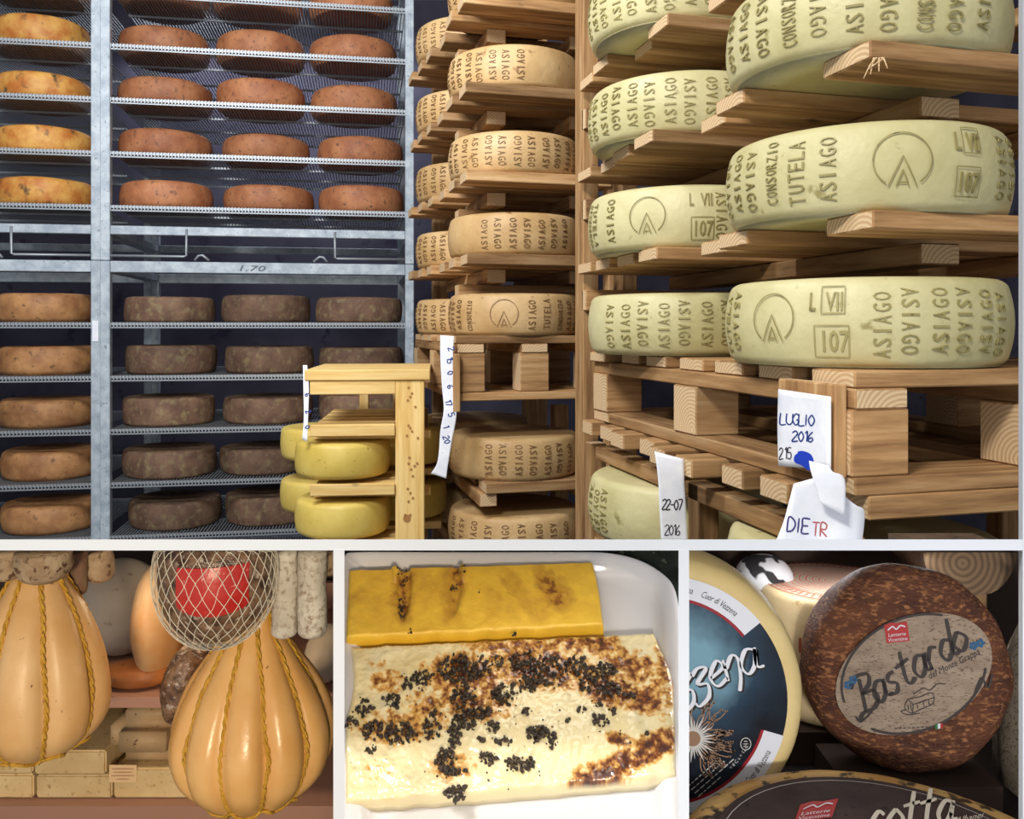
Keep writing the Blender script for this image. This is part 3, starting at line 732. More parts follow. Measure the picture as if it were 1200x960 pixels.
def ink4(V, Fa, f):
    for (s, x, y) in (('2', 527, 408), ('15', 525, 420), ('0', 526, 436), ('6', 526, 452), ('17', 523, 470), ('5', 527, 485), ('14', 521, 500), ('20', 521, 512), ('.', 520, 530)): write(V, Fa, s, x-2, y, 7, f, 1.3, 1.3, 0.7)
note('paper_strip', [(516, 393, 532, 394), (516, 420, 531, 420), (518, 455, 532, 455), (520, 480, 535, 486), (516, 505, 530, 515), (513, 540, 525, 545), (505, 555, 523, 561)], (-0.15, 2.344, ZC), (-0.1, -1, 0), 'long white paper strip with blue figures hanging at corner of center pallet', [('ink_blue', ink4)], 0.006, 33)
def ink5(V, Fa, f):
    for (s, x, y) in (('1', 358, 445), ('6', 357, 462), ('2', 358, 482), ('0', 357, 500)): write(V, Fa, s, x, y, 6, f, 1.2, 1.2)
note('paper_strip', [(355, 428, 360, 428), (355.5, 455, 362, 456), (356, 490, 361, 492), (354, 515, 360, 518)], (cx0, 2.3492, ZC), (-0.087, -1, 0), 'narrow white paper strip on left end of pine stand', [('ink_blue', ink5)], 0.004, 41)

# ================================================================== lower left: hanging cheeses and salami
def cacio(name, x, D, prof_px, lobes, label, mk, ropephase, depth=0.10, seed=1):
    ybot = prof_px[-1][0]; base = P(x, ybot, D)
    S = D/F
    prof = [(max(0.0, hw)*S, (ybot-y)*S) for (y, hw) in prof_px][::-1]
    prof = catmull(prof, 5); prof[0] = (0, prof[0][1]); prof[-1] = (0, prof[-1][1])
    prof = [(max(r, 0.0005), z) if 0 < i < len(prof)-1 else (0, z) for i, (r, z) in enumerate(prof)]
    H = prof[-1][1]
    def groove(a, z):
        g = abs(math.sin(lobes*(a-ropephase)/2)); amt = depth*max(0.0, 1-(z/H)**3*0.8)
        return 1-amt*(1-g)**1.6*1.3
    def fn(v):
        r = math.hypot(v.x, v.y)
        if r < 1e-6: return v
        a = math.atan2(v.y, v.x); k = groove(a, v.z)
        k += 0.02*noise.noise(v*25+Vector((seed, 0, 0)))
        return Vector((v.x*k, v.y*k, v.z))
    o = link(name, lathe('body', prof, 128, MT[mk], fn), None, base); tag(o, label, 'cheese', 'hanging corded cheeses')
    def rad(z):
        for i in range(len(prof)-1):
            z0, z1 = prof[i][1], prof[i+1][1]
            if z0 <= z <= z1 and z1 > z0: return prof[i][0]+(prof[i+1][0]-prof[i][0])*(z-z0)/(z1-z0)
        return prof[-2][0]
    rr = random.Random(seed)
    for kx in range(lobes):
        a0 = ropephase+2*math.pi*kx/lobes; V, Fa = [], []
        for strand in (0, 1):
            pts = []
            N = 70
            for i in range(N+1):
                z = H*(0.03+0.955*i/N); a = a0+0.05*noise.noise(Vector((i*0.06, kx*3.1, seed)))
                r = rad(z)*groove(a, z)+0.0012; tw = i*0.9+strand*math.pi
                pts.append(Vector((r*math.cos(a)-math.sin(a)*0.0008*math.cos(tw), r*math.sin(a)+math.cos(a)*0.0008*math.cos(tw), z))+Vector((math.cos(a), math.sin(a), 0))*0.0008*math.sin(tw))
            tube_data(pts, 0.0011, 5, V, Fa)
        link('cord', mesh('cord', V, Fa, MT['cord'], True), o)
    V, Fa = [], []
    zz = H*0.035
    for strand in (0, 1, 2):
        pts = []
        for i in range(72):
            a = 2*math.pi*i/72; z = H*(0.07+0.025*math.sin(lobes*a+1))+0.001*math.sin(i*1.1+strand*2.1); r = rad(z)*groove(a, z)+0.0016+0.0008*math.cos(i*1.1+strand*2.1)
            pts.append(Vector((r*math.cos(a), r*math.sin(a), z)))
        tube_data(pts, 0.0010, 5, V, Fa, True)
    link('cord_ring', mesh('ring', V, Fa, MT['cord'], True), o)
    return o
MT['cord'] = rind('yellow_cord', (190, 142, 40), (214, 168, 66), (120, 84, 30), 120, 300, (0.62, 0.72), rough=0.7, bump=0.4, bscale=900, tone=0)
MT['cacio'] = rind('amber_skin', (222, 166, 96), (234, 186, 120), (120, 70, 34), 22, 240, (0.72, 0.76), rough=0.28, bump=0.25, bscale=160, tone=0, spec=0.5, bdist=0.001)
MT['cacio_old'] = rind('speckled_amber_skin', (216, 168, 108), (230, 190, 136), (126, 80, 46), 22, 170, (0.68, 0.74), rough=0.38, bump=0.3, bscale=160, tone=0, bdist=0.001)
MT['salami'] = rind('mould_bloom', (196, 188, 172), (220, 214, 200), (150, 128, 106), 60, 260, (0.5, 0.72), rough=0.85, bump=0.7, bscale=260, tone=0.1, bdist=0.002)
MT['salami_brown'] = rind('brown_mould', (150, 122, 92), (186, 164, 134), (96, 66, 46), 60, 200, (0.56, 0.66), rough=0.8, bump=0.7, bscale=220, tone=0.1, bdist=0.002)
cacio('hanging_cheese', 297, 0.62, [(705, 0), (708, 22), (735, 32), (765, 52), (800, 76), (840, 92), (870, 94), (900, 84), (925, 58), (938, 28), (943, 0)], 11, 'glossy amber pumpkin shaped cheese in yellow cords, right of two', 'cacio', math.radians(-97), 0.12, 3)
cacio('hanging_cheese', 44, 0.62, [(668, 0), (670, 22), (690, 36), (720, 54), (760, 70), (800, 78), (835, 78), (860, 64), (880, 34), (889, 0)], 8, 'speckled amber pear shaped cheese in cords, cut by left edge', 'cacio_old', math.radians(-100), 0.12, 8)
def ellipsoid(name, x, y, D, rx, ry, rd, mk, label, cat, group=None, lump=0.0, seed=0, seg=48, power=2.0, flat_top=None, rot=0.0):
    S = D/F; prof = []
    n = 20
    for i in range(n+1):
        t = math.pi*i/n-math.pi/2; c = abs(math.cos(t))**(2/power); s = math.copysign(abs(math.sin(t))**(2/power), math.sin(t))
        prof.append((c if 0 < i < n else 0, s))
    H = ry*S; off = Vector((seed*2.1, seed, 0))
    def fn(v):
        k = 1+lump*noise.noise(v*2.2+off)+lump*0.4*noise.noise(v*6+off)
        q = Vector((v.x*rx*S*k, v.y*rd*k, v.z*H*(1+lump*0.3*noise.noise(v*2+off))))
        if rot: q = Matrix.Rotation(rot, 3, 'Y') @ q
        q.z += H
        if flat_top is not None: q.z = min(q.z, (y+ry-flat_top)*S-0.2613*q.y)
        return q
    o = link(name, lathe('body', prof, seg, MT[mk], fn), None, P(x, y+ry, D)); tag(o, label, cat, group); return o
# salami: hang from the divider bar
def salami(x, y0, y1, rpx, D, mk, label, bend=0.0, seed=0):
    S = D/F; L = (y1-y0)*S; r = rpx*S; pts, rad = [], []
    for i in range(26):
        t = (i/25)**1.4; z = L*t; q = min(1.0, z/(r*0.65)); k = math.sqrt(max(0.02, 1-(1-q)**2))
        pts.append(Vector((bend*S*math.sin(t*math.pi), 0, z))); rad.append(r*k*(1+0.07*noise.noise(Vector((t*4, seed, 0)))))
    V, Fa = tube_data(pts, rad, 24)
    V = [v+Vector((noise.noise(v*160+Vector((seed, 0, 0))), noise.noise(v*160+Vector((0, seed, 0))), 0))*0.0007 for v in V]
    o = link('salami', mesh('salami', V, Fa, MT[mk], True), None, P(x, y1, D)); tag(o, label, 'salami', 'hanging salami'); return o
salami(333, 645.8, 748, 15, 0.60, 'salami', 'long white mouldy salami hanging just right of netted bag', 1, 1)
salami(366.5, 645.8, 748, 17, 0.60, 'salami', 'long white mouldy salami next to white divider', -1, 2)
salami(385, 646.2, 675, 11, 0.64, 'salami_brown', 'short brownish salami end by the divider, top right corner', 0, 3)
salami(51, 646.2, 684, 31, 0.60, 'salami_brown', 'thick pale salami end above left hanging cheese', 0, 4)
salami(8, 646.2, 681, 15, 0.60, 'salami_brown', 'pale salami end at top left picture corner', 0, 5)
salami(91, 646.2, 698, 11, 0.645, 'dark_rind', 'thin dark salami behind thick pale salami', 0, 6)
salami(113, 646.2, 682, 18, 0.66, 'salami_brown', 'grey brown salami end right of dark salami', 2, 7)
# netted bag
MT['bagfill'] = rind('mixed_nuts_in_film', (62, 40, 34), (150, 118, 92), (196, 180, 166), 110, 170, (0.58, 0.68), rough=0.22, bump=0.9, bscale=120, tone=0, spec=0.7, bdist=0.004)
MT['net'] = plain('cream_net', (226, 216, 196), 0.5)
MT['redlab'] = rind('red_label', (176, 36, 34), (190, 52, 44), (222, 150, 140), 60, 200, (0.66, 0.7), rough=0.3, bump=0.3, tone=0)
BG = dict(x=253, y=672, D=0.575, rx=65, ry=79, rd=0.034)
bag = ellipsoid('netted_bag', BG['x'], BG['y'], BG['D'], BG['rx'], BG['ry'], BG['rd'], 'bagfill', 'round netted bag with red label above right hanging cheese', 'bag', None, 0.05, 4, flat_top=646, power=2.1)
S = BG['D']/F
def bagpt(a, t, k=1.03):
    c = abs(math.cos(t))**(2/2.1); s = math.copysign(abs(math.sin(t))**(2/2.1), math.sin(t))
    yy_ = c*math.sin(a)*BG['rd']*k
    return Vector((c*math.cos(a)*BG['rx']*S*k, yy_, min(BG['ry']*S*(1+s*k), (BG['y']+BG['ry']-646)*S-0.2613*yy_)))
V, Fa = [], []
for d in (-1, 1):
    for j in range(30):
        pts = []
        for i in range(25):
            t = -1.5+i*(0.5+1.5)/24; pts.append(bagpt(2*math.pi*j/30+d*0.75*(t+1.5)+0.08*noise.noise(Vector((i*.3, j, d))), t, 1.10))
        tube_data(pts, 0.00028, 4, V, Fa)
link('net', mesh('net', V, Fa, MT['net'], True), bag)
V, Fa = [], []
nx, ny = 14, 8
for j in range(ny+1):
    for i in range(nx+1):
        px = 230+74*i/nx; py = 649+(696-649)*j/ny+8*math.sin(i/nx*3)*j/ny-(4 if i in (0, nx) and j == ny else 0)
        lx = (px-BG['x'])*S; c = min(0.98, abs(lx)/(BG['rx']*S)); zz = (BG['y']+BG['ry']-py)*S; s = (zz-BG['ry']*S)/(BG['ry']*S)
        yy = -BG['rd']*math.sqrt(max(0.05, 1-c*c-min(.9, s*s)))*1.08
        V.append(Vector((lx, yy-0.0008, zz)))
for j in range(ny):
    for i in range(nx): Fa.append((j*(nx+1)+i, (j+1)*(nx+1)+i, (j+1)*(nx+1)+i+1, j*(nx+1)+i+1))
link('red_label', mesh('label', V, Fa, MT['redlab'], True), bag)
b2 = ellipsoid('wrapped_parcel', 216, 800, 0.66, 24, 48, 0.02, 'bagfill', 'dark film wrapped parcel behind left side of right hanging cheese', 'bag', None, 0.12, 9, rot=0.25)
# shelf unit behind
SD = 0.76
su = empty('wall_shelf', (P(0, 960, SD).x-0.05, SD, CT), 0)
tag(su, 'rosy brown painted shelf unit behind the hanging cheeses', 'shelf')
sx0 = P(0, 0, SD).x-0.05; SW_ = P(398, 0, SD).x-sx0+0.02
zl = P(0, 945, SD).z-CT; zu = P(0, 817, SD).z-CT
def shelfbox(name, lo, hi):
    V, Fa = [], []; box_data(V, Fa, lo, hi); link(name, mesh('b', V, Fa, MT['shelfwood'], False), su)
shelfbox('shelf_board', (0, 0, 0.0), (SW_, 0.24, zl)); shelfbox('shelf_board', (0, 0, zu-0.0095), (SW_, 0.24, zu))
dx = P(249, 0, SD).x-sx0; shelfbox('divider', (dx-0.0045, 0.001, zl), (dx+0.0045, 0.24, zu-0.0096))
shelfbox('back_panel', (0, 0.24, 0), (SW_, 0.25, zu+0.03))
zlo = CT+zl; zup = CT+zu
MT['block'] = rind('pressed_cheese', (206, 178, 130), (222, 198, 152), (176, 144, 98), 30, 200, (0.6, 0.7), rough=0.6, bump=0.35, bscale=300, tone=0.12, bdist=0.001)
MT['block_spk'] = rind('speckled_cheese', (178, 148, 110), (196, 168, 130), (92, 56, 40), 20, 190, (0.66, 0.7), rough=0.5, bump=0.3, bscale=200, tone=0.05, bdist=0.001)
def cblock(x0, x1, y0, y1, D, dep, mk, label, zbase, rnd=0.0016, cat='cheese'):
    S = D/F; W = (x1-x0)*S; H = (y1-y0)*S
    bm = bmesh.new(); bmesh.ops.create_cube(bm, size=1.0)
    for v in bm.verts: v.co = Vector((v.co.x*W, v.co.y*dep, (v.co.z+0.5)*H))
    bmesh.ops.bevel(bm, geom=bm.edges[:], offset=min(rnd, H*0.45), segments=6 if rnd > 0.006 else 2, affect='EDGES')
    me = bpy.data.meshes.new('block'); me.materials.append(MT[mk]); bm.to_mesh(me); bm.free()
    if rnd > 0.006: me.polygons.foreach_set('use_smooth', [True]*len(me.polygons))
    o = link('cheese_block', me, None, (P((x0+x1)/2, 0, D).x, D+dep/2, zbase)); tag(o, label, cat, 'cheese blocks on the lower shelf'); return H
e = 0.0005
Db = SD+0.012
h = cblock(42, 131, 914, 941, Db, 0.1, 'block', 'pale cheese block on lower shelf, under another, below left hanging cheese', zlo+e); cblock(40, 124, 885, 913, Db, 0.1, 'block', 'pale cheese block on top of another below left hanging cheese', zlo+h+2*e)
h = cblock(-40, 39, 913, 941, Db, 0.1, 'block', 'brownish cheese block on lower shelf at left picture edge', zlo+e); h2 = cblock(-40, 38, 886, 912, Db, 0.1, 'block', 'brownish cheese block stacked on another at left picture edge', zlo+h+2*e)
h = cblock(133, 240, 906, 941, Db, 0.1, 'block', 'cheese block with paper tag under rounded speckled cheese', zlo+e); cblock(121, 212, 846, 905, Db, 0.085, 'block_spk', 'rounded speckled cheese block standing on tagged cheese block', zlo+h+2*e, 0.014)
h = cblock(55, 118, 862, 886, Db+0.05, 0.05, 'block_spk', 'dim brown cheese block behind the pale pair on lower shelf', zlo+2*(941-913)*Db/F+0.004, 0.003)
tg = link('price_tag', mesh('t', [Vector((-.5, 0, 0)), Vector((.5, 0, 0)), Vector((.5, 0, 1)), Vector((-.5, 0, 1)), Vector((-.5, .04, 0)), Vector((.5, .04, 0)), Vector((.5, .04, 1)), Vector((-.5, .04, 1))], [(0, 1, 2, 3), (5, 4, 7, 6), (0, 4, 5, 1), (2, 6, 7, 3), (1, 5, 6, 2), (4, 0, 3, 7)], plain('cream_card', (222, 190, 148)), False), None, P(144, 917, Db-0.0012))
tg.data.transform(Matrix.Diagonal((32*Db/F, 0.02, 20*Db/F, 1))); tag(tg, 'small cream price tag with faint lines on cheese block', 'price tag')
V, Fa = [], []
for i, wd in enumerate((26, 22, 27, 15)): strokes(V, Fa, [[(-wd/2*Db/F, (16-4*i)*Db/F), (wd/2*Db/F, (16-4*i)*Db/F)]], lambda a, b: Vector((a, -0.0003, b)), 0.0009)
link('tag_lines', mesh('l', V, Fa, plain('tag_print', (170, 120, 90)), False), tg)
# pale things on and above the upper shelf
MT['pale'] = rind('pale_rind', (176, 166, 152), (196, 188, 176), (150, 130, 110), 14, 80, (0.66, 0.76), rough=0.5, bump=0.2, tone=0.05)
MT['orangepale'] = rind('orange_white_rind', (196, 134, 66), (204, 184, 154), (150, 84, 36), 12, 30, (0.64, 0.7), rough=0.4, bump=0.2, tone=0.05)
MT['brownorange'] = rind('brown_orange_rind', (136, 80, 40), (176, 110, 54), (96, 56, 34), 20, 60, rough=0.5, bump=0.3, tone=0.05)
def on_shelf(name, x, D, wpx, ypx_top, mk, label, seed, power=2.0, rd=0.04):
    S = D/F; H = P(0, ypx_top, D).z-zup-e
    o = ellipsoid(name, x, 0, D, wpx/2, H/2/S, rd, mk, label, 'cheese', 'dim cheeses on the upper shelf', 0.04, seed, power=power); o.location = (P(x, 0, D).x, D, zup+e); return o
on_shelf('round_cheese', 142, 0.86, 104, 655, 'pale', 'large pale grey round cheese on upper shelf behind cords', 2)
on_shelf('round_cheese', 187, 0.80, 54, 658, 'orangepale', 'orange and white cheese on upper shelf behind netted bag', 4)
on_shelf('flat_cheese', 160, 0.785, 80, 776, 'brownorange', 'low brown orange cheese at front of upper shelf', 6, 2.6, 0.02)
on_shelf('round_cheese', 62, 0.86, 70, 660, 'pale', 'pale cheese hidden behind left hanging cheese on upper shelf', 8)
on_shelf('round_cheese', 255, 0.88, 90, 690, 'orangepale', 'orange cheese behind right hanging cheese on upper shelf', 10)
on_shelf('round_cheese', 384, 0.80, 50, 735, 'pale', 'pale beige cheese beside white divider on upper shelf', 12)

# ================================================================== lower middle: plate of grilled cheese and polenta
TP = math.radians(32.5); PN = Vector((0, -math.sin(TP), math.cos(TP))); PE = Vector((0, math.cos(TP), math.sin(TP)))
PC = P(600, 812, 0.50)
pm = plane_map(PC, PN)
# dark stone slab on a wedge block
def wedge():
    g = plane_map(PC-PN*0.004, PN); V, Fa = [], []
    top = [g(397.5, 1010), g(800.5, 1010), g(800.5, 644.8), g(397.5, 644.8)]
    V = [v.copy() for v in top]+[v-PN*0.028 for v in top]
    Fa = [(0, 1, 2, 3), (7, 6, 5, 4), (0, 4, 5, 1), (1, 5, 6, 2), (2, 6, 7, 3), (3, 7, 4, 0)]
    b = len(V); y0, y1 = 0.44, 0.60
    for (x, y) in ((-0.07, y0), (0.07, y0), (0.07, y1), (-0.07, y1)):
        zt_ = PC.z-0.02+(y-PC.y)*math.tan(TP); V += [Vector((x, y, zt_)), Vector((x, y, CT))]
    Fa += [(b, b+2, b+4, b+6), (b+1, b+7, b+5, b+3)]+[(b+2*k, b+2*k+1, b+(2*k+3) % 8, b+(2*k+2) % 8) for k in range(4)]
    return mesh('wedge', V, Fa, MT['granite'], False)
MT['granite'] = rind('dark_granite', (22, 26, 22), (48, 54, 44), (86, 92, 74), 60, 160, (0.6, 0.68), rough=0.2, bump=0.0, tone=0)
wd = link('stone_stand', wedge(), None); tag(wd, 'dark speckled stone stand sloping under the white plate', 'stand')
MT['china'] = plain('white_china', (206, 204, 206), 0.12)
half = [(600, 647), (670, 647), (712, 648), (745, 655), (772, 669), (790, 689), (797, 730), (798, 800), (798, 900), (797, 985), (790, 1000), (740, 1004), (600, 1004)]
outl = catmull(half, 6)[:-1]+catmull([(600, 1004), (480, 1004), (408, 1002), (400, 990), (399.5, 900), (399.5, 800), (400, 670), (404, 651), (420, 647), (500, 647), (600, 647)], 6)[:-1]
def plate():
    pts = [pm(x, y, 0.0098)-PN*0.0098 for x, y in outl]; c = sum(pts, Vector())/len(pts); N = len(pts)
    rings = [(0.80, -0.003), (0.95, 0.004), (0.995, 0.0088), (1.0, 0.0098), (0.99, 0.0103), (0.965, 0.0094), (0.915, 0.0078), (0.895, 0.0062), (0.86, 0.0012), (0.82, 0.0), (0.5, 0.0)]
    V, Fa = [], []
    for (s, hh) in rings:
        for p in pts: V.append(c+(p-c)*s+PN*hh)
    for i in range(len(rings)-1):
        for k in range(N): Fa.append((i*N+k, i*N+(k+1) % N, (i+1)*N+(k+1) % N, (i+1)*N+k))
    b = len(V); V.append(c); Fa += [((len(rings)-1)*N+k, (len(rings)-1)*N+(k+1) % N, b) for k in range(N)]
    b = len(V); V.append(c-PN*0.003); Fa += [((k+1) % N, k, b) for k in range(N)]
    me = mesh('plate', V, Fa, MT['china'], True)
    bm = bmesh.new(); bm.from_mesh(me); bmesh.ops.recalc_face_normals(bm, faces=bm.faces[:]); bm.to_mesh(me); bm.free()
    return me
pl = link('plate', plate(), None); tag(pl, 'white china platter under grilled cheese and polenta', 'plate')
def lerp(a, b, t): return tuple(x+(y-x)*t for x, y in zip(a, b))
def slab_food(name, top_l, top_r, hgt, nx, ny, colfn, hfn, mat, edge=0.003, skirt=(1, 1, 1)):
    """top_l / top_r: photo points down the left and right sides of the top face; grid top, rounded rim, skirt to the plate"""
    V, Fa, Cc = [], [], []
    L = catmull(top_l, 12); R_ = catmull(top_r, 12)
    def at(lst, t):
        k = t*(len(lst)-1); i = min(int(k), len(lst)-2); return lerp(lst[i], lst[i+1], k-i)
    for j in range(ny+1):
        t = j/ny; a = at(L, t); b = at(R_, t)
        for i in range(nx+1):
            s = i/nx; x, y = lerp(a, b, s)
            wob = 0.8*noise.noise(Vector((x*0.05, y*0.05, 5)))
            d = min(s*(b[0]-a[0]), (1-s)*(b[0]-a[0]), t*90, (1-t)*90)*0.0005
            drop = 0 if d > edge else edge*(1-math.sqrt(max(0, 1-(1-d/edge)**2)))
            V.append(pm(x, y+(wob if 0 < j < ny else wob*2), hgt)+PN*(hfn(x, y)-drop)); Cc.append(colfn(x, y, d/edge))
    q = lambda i, j: j*(nx+1)+i
    for j in range(ny):
        for i in range(nx): Fa.append((q(i, j), q(i, j+1), q(i+1, j+1), q(i+1, j)))
    ring = [q(i, 0) for i in range(nx+1)]+[q(nx, j) for j in range(1, ny+1)]+[q(i, ny) for i in range(nx-1, -1, -1)]+[q(0, j) for j in range(ny-1, 0, -1)]
    c = sum((V[k] for k in ring), Vector())/len(ring); prev = ring
    for lev in (0.5, 1.0):
        cur = []
        for k in ring:
            p = V[k]; hh = (p-PC).dot(PN); b0 = p-PN*(hh*lev); n_ = (b0-c); n_ -= PN*n_.dot(PN)
            b0 = b0+n_.normalized()*0.0012*lev+PN*0.0004*lev
            cur.append(len(V)); V.append(b0); Cc.append(skirt)
        m = len(ring)
        for k in range(m): Fa.append((prev[k], cur[k], cur[(k+1) % m], prev[(k+1) % m]))
        prev = cur
    Fa.append(tuple(prev))
    me = mesh(name, V, Fa, mat, True)
    bm = bmesh.new(); bm.from_mesh(me); bmesh.ops.recalc_face_normals(bm, faces=bm.faces[:]); bm.to_mesh(me); bm.free()
    ca = me.color_attributes.new('Col', 'FLOAT_COLOR', 'POINT')
    buf = []
    for cc in Cc: buf += [cc[0], cc[1], cc[2], 1.0]
    ca.data.foreach_set('color', buf)
    return me
def blob(x, y, cx, cy, rx, ry, rot=0.0):
    dx_, dy_ = x-cx, y-cy
    if rot: c, s = math.cos(rot), math.sin(rot); dx_, dy_ = dx_*c+dy_*s, -dx_*s+dy_*c
    return max(0.0, 1-(dx_/rx)**2-(dy_/ry)**2)
K = lambda x, y: (400+x/3, 640+y/3)
def nz(x, y, s, seed=0): return noise.fractal(Vector((x*s, y*s, seed)), 0.9, 2.1, 4)
PCOL = [srgb(228, 188, 62), srgb(212, 166, 52), srgb(150, 96, 34), srgb(70, 34, 16)]
pol_marks = [(725, 140, 34, 70, -0.6, .8), (760, 170, 45, 60, -0.6, .75), (620, 150, 30, 70, -0.7, .45), (680, 215, 55, 40, 0.5, .45), (560, 200, 40, 70, -0.6, .3), (390, 170, 36, 100, 0.1, .62), (415, 110, 25, 45, 0, .9), (220, 150, 34, 110, 0.05, .85), (60, 180, 30, 30, 0, .4), (300, 130, 60, 60, 0, .25), (120, 200, 50, 60, 0, .2)]
def polcol(x, y, d):
    n_ = nz(x, y, 0.06, 2); k = 0.5+0.5*n_; x, y = x+7*nz(x, y, 0.05, 21), y+7*nz(x, y, 0.05, 31)
    c = lerp(PCOL[0], PCOL[1], max(0, min(1, k)))
    m = 0
    for (a, b, rx, ry, ro, s) in pol_marks:
        px, py = K(a, b); m = max(m, s*blob(x, y, px, py, rx/2.1, ry/2.3, ro)**0.75*(0.95+0.6*nz(x, y, 0.14, 8)))
    m = max(0, min(1, m)); return lerp(c, PCOL[2], m) if m < .75 else lerp(PCOL[2], PCOL[3], (m-.75)*3)
def polh(x, y):
    h_ = 0.0006*nz(x, y, 0.05, 4)
    h_ -= 0.0035*min(1, 2*blob(x, y, *K(220, 150), 9, 40, 0.05)); h_ -= 0.002*min(1, 2*blob(x, y, *K(400, 150), 8, 34, 0.1))
    h_ += 0.003*min(1, 2*blob(x, y, *K(190, 80), 4, 18))+0.003*min(1, 2*blob(x, y, *K(425, 95), 5, 12))
    return h_
MT['polenta'] = vcol('grilled_polenta', 0.42, 0.35, 420, 0.15, bdist=0.0012)
po = link('polenta_slice', slab_food('polenta', [K(26, 82), K(22, 180), K(16, 318)], [K(884, 55), K(905, 150), K(922, 276)], 0.016, 150, 60, polcol, polh, MT['polenta'], 0.002, srgb(224, 178, 44)), None)
tag(po, 'yellow bar of grilled polenta at back of white plate', 'food')
TCOL = dict(cream=srgb(222, 210, 172), warm=srgb(218, 196, 136), amber=srgb(206, 148, 50), brown=srgb(124, 66, 18), dark=srgb(64, 28, 10))
sear = [(640, 350, 240, 45, 0, .95), (860, 340, 160, 50, 0.1, 1.0), (1010, 420, 130, 70, .3, 1.0), (930, 500, 130, 70, .3, 1.2), (1060, 540, 110, 60, 0.2, 1.15), (1130, 470, 50, 160, 0, .8), (700, 430, 220, 90, .1, 1.15), (440, 450, 180, 90, 0, 1.05), (330, 560, 120, 70, 0, .8), (200, 640, 180, 70, 0, .75), (160, 480, 70, 50, 0, .8), (130, 420, 40, 25, 0, .5),
        (960, 780, 210, 60, -0.5, 1.25), (1090, 710, 130, 60, -0.5, 1.3), (870, 820, 80, 60, 0, 1.2), (980, 680, 60, 30, .3, 1.2), (120, 790, 90, 40, .1, .35), (390, 780, 90, 60, 0, .7), (480, 560, 140, 70, 0, .95)]
def toscol(x, y, d):
    w_ = 0.5+0.5*nz(x, y, 0.03, 1); c = lerp(TCOL['cream'], TCOL['warm'], max(0, min(1, w_*0.8)))
    m = 0
    for (a, b, rx, ry, ro, s) in sear:
        px, py = K(a, b); m = max(m, s*blob(x, y, px, py, rx/3, ry/3, ro)**0.6)
    m = m*1.05+0.75*nz(x, y, 0.11, 12)*(1 if m > 0.02 else 0)+0.4*nz(x, y, 0.3, 3)*(1 if m > .02 else 0)-0.28
    if m <= 0: return c
    m = min(1.3, m)
    if m < .35: return lerp(c, TCOL['amber'], m/.35*0.85)
    if m < .8: return lerp(lerp(c, TCOL['amber'], .85), TCOL['brown'], (m-.35)/.45)
    return lerp(TCOL['brown'], TCOL['dark'], min(1, (m-.8)/.4))
def tosh(x, y): return 0.0011*nz(x, y, 0.035, 6)+0.0004*nz(x, y, 0.12, 9)
MT['tosella'] = vcol('seared_fresh_cheese', 0.38, 0.32, 48, 0.9, bdist=0.005)
to = link('grilled_cheese_slab', slab_food('tosella', [K(32, 352), K(40, 480), K(14, 640), K(14, 895)], [K(1100, 300), K(1160, 440), K(1172, 560), K(1178, 800)], 0.0125, 330, 170, toscol, tosh, MT['tosella'], 0.003, srgb(214, 200, 156)), None)
tag(to, 'large white slab of seared fresh cheese in front of polenta', 'food')
# truffle crumbs
clus = [(410, 440, 70, 58, 90), (490, 430, 38, 36, 30), (285, 465, 45, 28, 34), (230, 495, 18, 18, 8), (180, 545, 34, 28, 26), (85, 570, 34, 34, 22), (35, 630, 24, 24, 14), (110, 650, 48, 36, 40), (205, 660, 58, 42, 56), (320, 640, 32, 50, 26), (320, 592, 16, 16, 6), (430, 540, 50, 60, 60), (490, 590, 40, 24, 26), (570, 525, 48, 36, 44), (440, 620, 38, 36, 30), (400, 660, 28, 60, 36), (370, 755, 40, 48, 48), (400, 800, 40, 16, 16), (405, 875, 42, 34, 40), (545, 405, 28, 30, 20), (640, 415, 60, 45, 60), (725, 440, 68, 58, 70), (650, 490, 48, 30, 34), (825, 420, 44, 40, 36), (925, 440, 48, 36, 40), (870, 480, 38, 36, 30), (945, 510, 48, 34, 36), (1010, 530, 24, 16, 8), (535, 640, 28, 22, 18), (690, 660, 55, 28, 38), (740, 690, 22, 30, 16), (520, 750, 34, 24, 22), (630, 770, 62, 30, 48), (570, 690, 30, 14, 12), (650, 580, 20, 18, 10), (910, 620, 30, 24, 14), (905, 560, 16, 10, 5), (845, 575, 18, 14, 6), (1075, 655, 12, 8, 2), (105, 715, 18, 18, 8), (800, 615, 16, 8, 4), (955, 585, 10, 8, 4), (495, 685, 14, 12, 6)]
rt = random.Random(12)
icoV = []; bm = bmesh.new(); bmesh.ops.create_icosphere(bm, subdivisions=1, radius=1.0)
icoV = [v.co.copy() for v in bm.verts]; icoF = [tuple(v.index for v in f.verts) for f in bm.faces]; bm.free()
V, Fa = [], []
def granule(px, py, r, hh, base=0.0125, hf=tosh):
    p = pm(px, py, base)+PN*(hf(px, py)+hh); b = len(V); sd_ = rt.random()*50
    M_ = Matrix.Rotation(rt.random()*6, 3, Vector((rt.random(), rt.random(), rt.random()+.01)).normalized())
    for q in icoV: V.append(p+(M_ @ q)*r*(1+0.75*noise.noise(q*1.5+Vector((sd_, 0, 0)))))
    Fa.extend([tuple(b+i for i in f) for f in icoF])
for (a, b_, rx, ry, n_) in clus:
    cx_, cy_ = K(a, b_)
    for i in range(int(n_*1.5)):
        ang = rt.random()*6.28; rr_ = math.sqrt(rt.random())*rt.uniform(0.75, 1.1); r = (0.4+1.1*rt.random()**1.6)*0.001
        granule(cx_+rr_*rx/3*math.cos(ang), cy_+rr_*ry/3*math.sin(ang), r, r*rt.uniform(0.3, 1.0)+0.0012*(1-rr_)*min(1, n_/40)*rt.random()*1.6)
